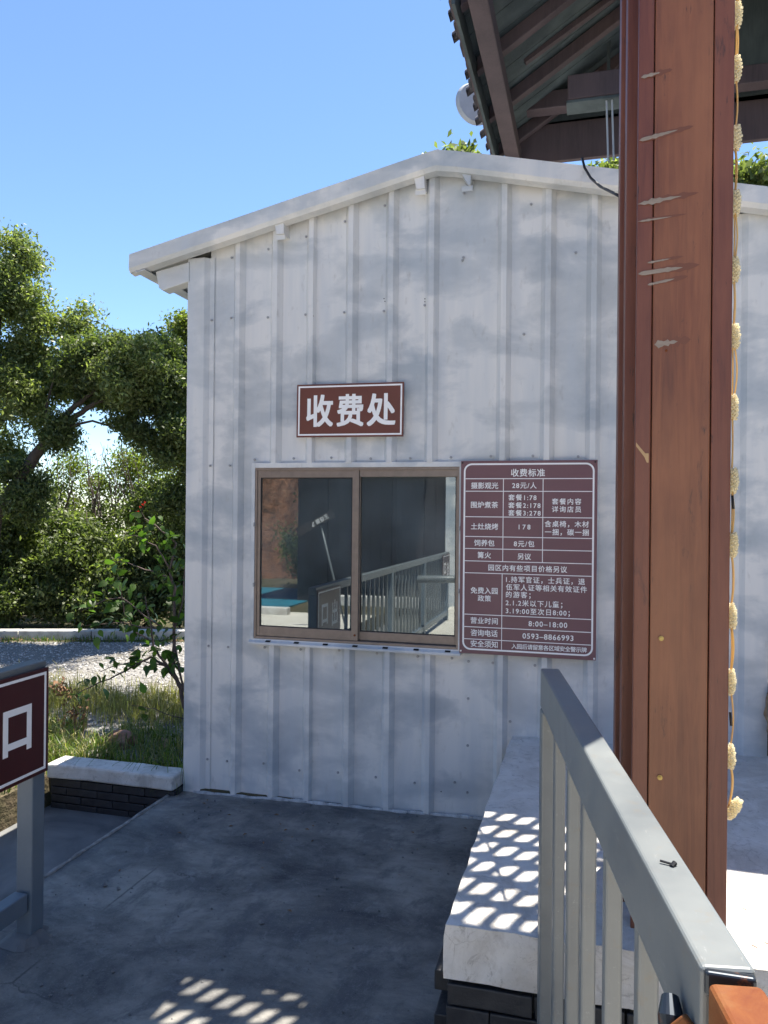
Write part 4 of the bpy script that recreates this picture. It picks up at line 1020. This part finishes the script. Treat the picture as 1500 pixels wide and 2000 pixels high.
tree('feathery_tree', 'tall light green tree with fine leaves at the far left edge',
     L([(20, 560, 85, D), (-60, 620, 140, D), (70, 660, 75, D), (10, 720, 120, D), (-90, 800, 140, D + .4), (60, 790, 80, D - .2), (150, 650, 42, D), (150, 612, 30, D), (40, 500, 42, D), (110, 740, 60, D), (-40, 500, 90, D), (20, 870, 60, D)]),
     [([at(-60, 1235, D), at(-45, 1000, D), at(-20, 850, D), at(0, 620, D)], .10, .02), ([at(-20, 860, D), at(40, 760, D), at(90, 690, D)], .05, .01), ([at(-20, 860, D), at(-70, 700, D)], .05, .01)], 'leaf_a', 2500, 30, .060, .11, group=None)
D = 9.2
tree('leaning_tree', 'dark spreading tree with a forked leaning trunk in the middle of the left side',
     L([(290, 740, 70, D), (225, 700, 60, D), (330, 760, 62, D), (250, 790, 60, D), (200, 760, 55, D + .2), (160, 700, 55, D), (310, 690, 42, D), (120, 850, 40, D), (345, 820, 50, D), (60, 970, 50, D), (20, 920, 40, D), (280, 850, 34, D), (320, 880, 30, D)]),
     [([at(-40, 1225, D), at(-10, 1010, D), at(45, 930, D), at(95, 850, D), at(105, 835, D)], .085, .055), ([at(95, 850, D), at(140, 800, D), at(175, 770, D), at(215, 740, D)], .042, .015),
      ([at(105, 840, D), at(160, 805, D), at(190, 785, D), at(250, 765, D), at(310, 750, D)], .040, .012), ([at(120, 836, D), at(180, 822, D), at(235, 838, D), at(270, 830, D)], .018, .006), ([at(90, 855, D), at(92, 790, D), at(110, 720, D)], .025, .008)],
     'leaf_b', 1900, 32, .062, .10, extra=(L([(290, 700, 55, D - .3), (230, 735, 60, D - .4), (270, 690, 50, D - .2)]), 560, 26, .058, .09, 'leaf_a'))
D = 9.9
tree('bushy_tree', 'bushy mixed green tree rising beside the booth wall',
     L([(365, 650, 48, D), (345, 720, 50, D), (390, 740, 60, D), (360, 820, 55, D), (370, 900, 60, D), (330, 880, 40, D), (350, 980, 60, D), (400, 860, 80, D)]),
     [([at(375, 1225, D), at(368, 1000, D), at(372, 800, D), at(368, 660, D)], .06, .015), ([at(370, 900, D), at(330, 850, D)], .02, .006)], 'leaf_b', 1000, 30, .062, .11,
     extra=(L([(340, 850, 42, D - .5), (350, 890, 36, D - .5), (362, 640, 35, D - .2), (330, 800, 30, D - .4)]), 300, 26, .058, .09, 'leaf_c'))  # yellower leaf lumps: the sunlit part of the crown put into the colour
def shrub(label, lst, mat, ncl, per, size, group, spread=.13, name='shrub', shell=.3):
    ll = L(lst); b = at(lst[0][0], 1222, lst[0][3]); limbs = []
    for k in range(5):
        tp = ll[k % len(ll)]; off = Vector((random.uniform(-.3, .3), random.uniform(-.1, .1), 0))
        limbs.append(([b + off * .6, b.lerp(tp[0], .5) + off, tp[0] + off + Vector((0, 0, tp[1] * .6))], .02, .005))
    return tree(name, label, ll, limbs, mat, ncl, per, size, spread, 'shrub', group, shell)
G = 'undergrowth shrubs under the trees beyond the kerb'
for k, (x, y, z, r_, lab) in enumerate(((-5.6, -7.0, .7, .8, 'dark shrub at the foot of the soil bank, mirrored in the left pane'), (-4.95, -6.2, 1.9, .55, 'small hanging shrub beside the gatehouse corner, mirrored in the left pane'))):
    c = Vector((x, y, z)); tree('shrub', lab, [(c, r_)], [([c - Vector((0, 0, z)), c], .03, .01)], 'leaf_b', 160, 20, .08, .12, 'shrub')
shrub('dark bamboo-like shrub at the far left under the feathery tree', [(20, 1080, 85, 10.4), (-50, 1010, 90, 10.6), (70, 1150, 75, 10.2), (10, 1170, 60, 10.1), (60, 1010, 60, 10.4)], 'leaf_b', 1000, 24, .07, G)
shrub('dark shrub left of centre whose lower leaves touch the kerb', [(150, 1090, 75, 10.3), (120, 1170, 60, 10.0), (190, 1170, 60, 10.0), (140, 1030, 50, 10.5)], 'leaf_b', 800, 24, .07, G)
shrub('dense dark shrub behind the sapling', [(260, 1090, 75, 10.3), (300, 1170, 65, 10.1), (230, 1160, 55, 10.0), (280, 1010, 50, 10.5)], 'leaf_b', 800, 24, .07, G)
shrub('dark shrub beside the booth wall', [(350, 1090, 65, 10.2), (370, 1160, 60, 10.1), (340, 1020, 45, 10.4), (310, 960, 40, 10.6)], 'leaf_b', 640, 24, .07, G)
shrub('loose yellow-green shrub with thin twigs, sky showing between its leaves', [(210, 970, 70, 11.5), (270, 930, 60, 11.5), (160, 1000, 60, 11.5), (120, 950, 60, 11.5), (300, 1000, 60, 11.5), (320, 900, 45, 10.8), (345, 940, 40, 10.8), (300, 870, 30, 10.8), (250, 900, 40, 11.5), (140, 900, 30, 11.5)], 'leaf_c', 640, 18, .06, G, .15)
shrub('yellowish sunlit shrub deep behind the dark undergrowth', [(60, 1100, 130, 12.5), (200, 1090, 120, 12.5), (320, 1090, 110, 12.5), (-40, 1080, 120, 12.5), (40, 980, 70, 12.5)], 'leaf_c', 800, 20, .07, G, .2)
shrub('shady hedge mass furthest back under the trees', [(20, 1120, 130, 14), (130, 1120, 120, 14), (240, 1120, 120, 14), (350, 1120, 120, 14), (-80, 1110, 130, 14), (60, 1020, 70, 14), (320, 1010, 80, 14)], 'leaf_b', 700, 22, .13, G, .25)
# bare pale twigs hanging in the gap
tw = thing('bare_twigs', 'bare pale twigs filling the bright gap under the leaning tree', 'twigs', at(180, 1100, 10.9))
for k in range(46):
    x = random.uniform(60, 320); p = at(x, 1010, 10.9); pts = [p]
    dx = random.uniform(-.05, .05)
    for q in range(7): pts.append(pts[-1] + Vector((dx + random.uniform(-.06, .06), random.uniform(-.05, .05), random.uniform(.10, .20))))
    o = MB().tube(pts, [.009 - .001 * q for q in range(8)], 5).build('twig', M['twig']); o.parent = tw; o.location = -tw.location
tree('added_shade_tree', 'unseen high tree added left of the view so its boughs shade the gravel drive',  # out-of-view tree, added only for its shade on the gravel
     [(Vector(p), r_) for p, r_ in (((-3.3, 7.4, 9.4), .9), ((-1.9, 8.0, 9.6), .8), ((-2.6, 8.6, 9.9), .8), ((-4.6, 7.8, 9.6), .9), ((-5.6, 8.9, 10.4), 1.0), ((-3.6, 10.3, 11.4), .8), ((-6.6, 7.4, 9.6), 1.0))],
     [([(-9.4, 5.6, -.1), (-9.2, 5.7, 5), (-8.2, 6.1, 8.3)], .24, .12), ([(-8.2, 6.1, 8.3), (-5.6, 7.5, 9.6), (-3.2, 7.7, 9.6), (-1.8, 8.2, 9.7)], .10, .02), ([(-8.2, 6.1, 8.3), (-6.2, 8.4, 10.2), (-3.6, 10.2, 11.3)], .08, .02)], 'leaf_b', 560, 24, .10, .2)
def rooftop_tree(label, lst, mat, ncl, d, group=None):
    ll = [(at(x, y, d), rp * d / F) for x, y, rp in lst]; base = Vector((ll[0][0].x, ll[0][0].y, -.1))
    return tree('tree', label, ll, [([base, base.lerp(ll[0][0], .6), ll[0][0]], .18, .04)] + [([base.lerp(ll[0][0], .7), c] if True else 0, .05, .01) for c, _ in ll[1:]], mat, ncl, 22, .17, .16, group=group)
rooftop_tree('tree top just showing above the booth ridge', [(880, 345, 66), (930, 350, 64), (850, 372, 60), (985, 372, 70)], 'leaf_a', 330, 14)
rooftop_tree('tree top showing below the gate roof left of the column', [(1170, 372, 60), (1210, 385, 60)], 'leaf_a', 200, 14.5)
rooftop_tree('tree top showing above the booth roof right of the column', [(1440, 372, 72), (1490, 395, 60), (1560, 400, 80)], 'leaf_a', 330, 13)

# ---- sapling with large leaves beside the booth corner
SD = 5.45
def S(x, y, d=0): return at(x, y, SD + d)
stems = [([S(366, 1400), S(352, 1345), S(338, 1310), S(341, 1240), S(340, 1150), S(331, 1110), S(345, 1060), S(322, 1038), S(282, 1012)], .016, .004),
 ([S(362, 1350), S(325, 1302), S(296, 1282), S(246, 1310), S(190, 1335), S(152, 1355)], .012, .003),
 ([S(330, 1306), S(300, 1262), S(292, 1205), S(283, 1165)], .010, .003),
 ([S(333, 1115), S(305, 1065), S(268, 1048), S(240, 1042)], .006, .002),
 ([S(330, 1128), S(285, 1112), S(245, 1100), S(212, 1094)], .005, .002),
 ([S(312, 1225), S(240, 1168), S(205, 1172), S(155, 1195)], .006, .002),
 ([S(305, 1230), S(235, 1215), S(165, 1222)], .005, .002),
 ([S(366, 1370), S(355, 1330), S(338, 1240), S(356, 1180), S(362, 1100)], .010, .003),
 ([S(290, 1250), S(262, 1232), S(245, 1200), S(230, 1120)], .006, .002),
 ([S(365, 1408), S(300, 1384), S(258, 1378)], .004, .0015),
 ([S(320, 1300), S(270, 1290), S(225, 1300), S(195, 1312)], .006, .002)]
sp = thing('sapling', 'young sapling with large green leaves and bare forked stems at the booth corner', 'sapling', S(366, 1404))
sb = Vector(sp.location)
def leaf_mesh():
    mb = MB(); pr = [(0, 0), (.12, .20), (.32, .30), (.55, .27), (.8, .13), (1.0, 0)]
    V = [(x, 0, .06 * math.sin(x * 3) - .12 * x * x) for x, _ in pr]; n = len(pr)
    V += [(x, w_, .06 * math.sin(x * 3) - .12 * x * x + .10 * w_) for x, w_ in pr[1:-1]]; V += [(x, -w_, .06 * math.sin(x * 3) - .12 * x * x + .10 * w_) for x, w_ in pr[1:-1]]
    Fc = []
    for side in (n, n + 4):
        Fc.append((0, 1, side)); Fc += [(i, i + 1, side + i, side + i - 1) for i in range(1, 4)]; Fc.append((4, 5, side + 3))
    mb.add(V, Fc); return mb
o = leaf_mesh().build('leaf', M['leaf_s'], smooth=True); LM = [o.data]; bpy.data.objects.remove(o)
for k in range(1, 6):
    c = LM[0].copy(); rr = random.uniform(.55, 1.3)
    mm = m_leaf('leaf_sapling_tone', *[tuple(x * rr for x in cc) for cc in ((.045, .095, .022), (.075, .135, .030))], .4); c.materials[0] = mm; LM.append(c)
seg = []
for pts, r0, r1 in stems:
    fine = []
    for a, b in zip(pts, pts[1:]):
        for q in range(5): fine.append(a.lerp(b, q / 5) + Vector((noise.noise(a * 9 + Vector((q * .5, 0, 0))), noise.noise(a * 9 + Vector((0, q * .5, 0))), noise.noise(a * 9 + Vector((0, 0, q * .5))))) * .010)
    fine.append(pts[-1]); n = len(fine)
    o = MB().tube(fine, [r0 + (r1 - r0) * i / (n - 1) for i in range(n)], 7).build('stem', M['twig'], smooth=True); o.parent = sp; o.location = -sb
    seg.append(fine)
cnt = 0
def put_leaf(p, s_, outward=None):
    global cnt
    d = Vector((random.uniform(-1, 1), random.uniform(-.6, .4), random.uniform(-1.1, .6)))
    if outward: d += outward
    q = d.to_track_quat('X', 'Z'); q = q @ Matrix.Rotation(random.uniform(-1.25, .9), 3, 'X').to_quaternion(); q = q.to_euler()
    child('leaf', random.choice(LM), sp, p - sb, rot=q, scale=(s_, s_, s_)); cnt += 1
for k, fine in enumerate(seg):
    n = len(fine); dens = {0: 74, 1: 32, 2: 30, 3: 16, 4: 13, 5: 16, 6: 16, 7: 42, 8: 30, 9: 4, 10: 14}[k]
    for i in range(dens):
        t = random.uniform(.18 if k not in (0, 7) else .25, 1) * (n - 1); a = fine[int(t)]; b = fine[min(int(t) + 1, n - 1)]
        p = a.lerp(b, t % 1) + Vector((random.gauss(0, .035), random.gauss(0, .06), random.gauss(0, .035))); put_leaf(p, random.uniform(.045, .095))
for x, y, s_ in ((232, 1180, .13), (148, 1190, .09), (138, 1196, .08), (195, 1215, .08), (230, 1222, .11), (158, 1215, .07), (210, 1135, .08), (250, 1130, .09), (262, 1140, .08), (170, 1325, .08), (185, 1320, .075), (300, 1140, .09)):
    put_leaf(S(x, y), s_, Vector((0, -.8, -.9)))
# red blossom at the sapling's tip
fl = thing('red_blossom', 'small cluster of red flowers above the sapling', 'flower', S(275, 1000))
for x, y in ((284, 982), (279, 986), (273, 991), (266, 1003), (271, 1000)):
    V = leaf_cloud([(S(x, y), .006)], 3, 4, .017, .004); o = child('blossom', fast_mesh('blossom', V, 4, len(V) // 4, M['flower']), fl, -S(275, 1000))
o = MB().tube([S(283, 1012), S(276, 1000), S(283, 985)], .002, 6).build('stem', M['twig']); o.parent = fl; o.location = -S(275, 1000)
# dead weed left of the sapling
dw = thing('dead_weed', 'withered brown weed behind the left end of the low wall', 'weed', S(150, 1465, -.3))
for k in range(16):
    x = 105 + random.uniform(0, 60); b0_ = S(x, 1455 + random.uniform(-10, 10), -.3 + random.uniform(0, .3)); pts = [b0_]
    for q in range(5): pts.append(pts[-1] + Vector((random.uniform(-.035, .035), random.uniform(-.03, .03), .055 * (1 if q < 3 else -.2))))
    o = MB().tube(pts, [.004, .0035, .003, .0025, .002, .001], 5).build('stalk', M['dry']); o.parent = dw; o.location = -dw.location
V = leaf_cloud([(S(130, 1360, -.2), .10), (S(115, 1340, -.2), .07), (S(150, 1390, -.2), .09)], 60, 3, .035, .03)
child('dead_leaves', fast_mesh('dead_leaves', V, 4, len(V) // 4, M['dry']), dw, -dw.location)['kind'] = 'stuff'

# ---- grass
def blades(n, fn, h_lo, h_hi, w_=.006, lean=.5):
    V = np.zeros((n, 8, 3))
    for i in range(n):
        x, y, z = fn(); h = random.uniform(h_lo, h_hi); a = random.uniform(0, 6.28); ln = random.uniform(.1, lean) * h
        dx, dy = math.cos(a) * ln, math.sin(a) * ln; wx, wy = -math.sin(a) * w_ * .5, math.cos(a) * w_ * .5
        b = np.array((x, y, z)); m1 = b + np.array((dx * .35, dy * .35, h * .6)); tp = b + np.array((dx * 1.3, dy * 1.3, h * (1 - .35 * ln / h)))
        w3 = np.array((wx, wy, 0))
        V[i] = [b - w3, b + w3, m1 + w3 * .8, m1 - w3 * .8, m1 - w3 * .8, m1 + w3 * .8, tp + w3 * .1, tp - w3 * .1]
    return V.reshape(-1, 3)
def g1():
    while True:
        x = random.uniform(-4.6, -2.22); y = random.uniform(3.98, 4.75)
        if noise.noise(Vector((x * 2.5, y * 2.5, 0))) > -.15 or y < 4.2: return x, y, 0
def g1b(): return random.uniform(-5.2, -3.06), random.uniform(2.2, 4.2), -.02
def g2():
    while True:
        x = random.uniform(-6.5, -2.3); y = random.gauss(5.35, .26)
        if noise.noise(Vector((x * 1.3, y * 2, 3))) > -.3: return x, y, 0
for nm, V, mt in (('grass', np.concatenate([blades(2200, g1, .05, .17, .007, .8), blades(7000, g1b, .04, .14, .006, .7)]), 'grass'), ('grass', blades(9000, g2, .05, .17, .006, .6), 'grassdry'), ('grass', blades(2200, g1, .05, .15, .006, .8), 'grassdry'),
                  ('grass', blades(2500, lambda: (random.uniform(-9, -2.4), 0, 0), .03, .1, .006), 'grass')):
    if mt == 'grass' and len(V) == 2500 * 8:
        def g3():
            t = random.uniform(0, 9); d = Vector((2.06, .69)).normalized(); return -10.6 + d.x * t + random.uniform(-.1, .3), 6.43 + d.y * t - random.uniform(.08, .35), 0
        V = blades(3000, g3, .02, .08, .006)
    o = bpy.data.objects.new(nm, fast_mesh(nm, V, 4, len(V) // 4, M[mt])); COL.objects.link(o); setp(o, kind='stuff')
# long blades arching over the low wall
tf = thing('grass_tuft', 'long arching grass blades hanging over the white cap of the low wall', 'grass')
for k in range(17):
    x = random.choice([random.uniform(-2.45, -2.22), random.uniform(-2.95, -2.3)]); y = 3.97
    p = [Vector((x, y + .03, .02))]; dx = random.uniform(-.16, .09); h = random.uniform(.04, .20)
    for q in range(1, 7):
        t = q / 6; p.append(Vector((x + dx * t * 2, y + .02 - .20 * t, .03 + h * math.sin(t * 2.6) - .10 * t * t)))
    mb = MB(); V = []
    for i, c in enumerate(p): wv = .0045 * (1 - i / 6.5); V += [c + Vector((wv, 0, 0)), c - Vector((wv, 0, 0))]
    mb.add(V, [(2 * i, 2 * i + 1, 2 * i + 3, 2 * i + 2) for i in range(6)]); o = mb.build('blade', M['grass']); o.parent = tf
# fallen leaves along the kerb
mb = MB()
for i in range(260):
    t = random.uniform(2, 9); d = Vector((2.06, .69)).normalized(); x = -10.6 + d.x * t + random.gauss(.1, .1); y = 6.43 + d.y * t - abs(random.gauss(.1, .12)) - .08; s_ = random.uniform(.015, .035); a = random.uniform(0, 6.3)
    c, s2 = math.cos(a) * s_, math.sin(a) * s_; z = .012
    mb.add([(x - c, y - s2, z), (x + s2 * .4, y - c * .4, z + .02), (x + c, y + s2, z + .004), (x - s2 * .4, y + c * .4, z + .016)], [(0, 1, 2, 3)])
setp(mb.build('fallen_leaves', M['dry']), kind='stuff')
print('sapling leaves', cnt)
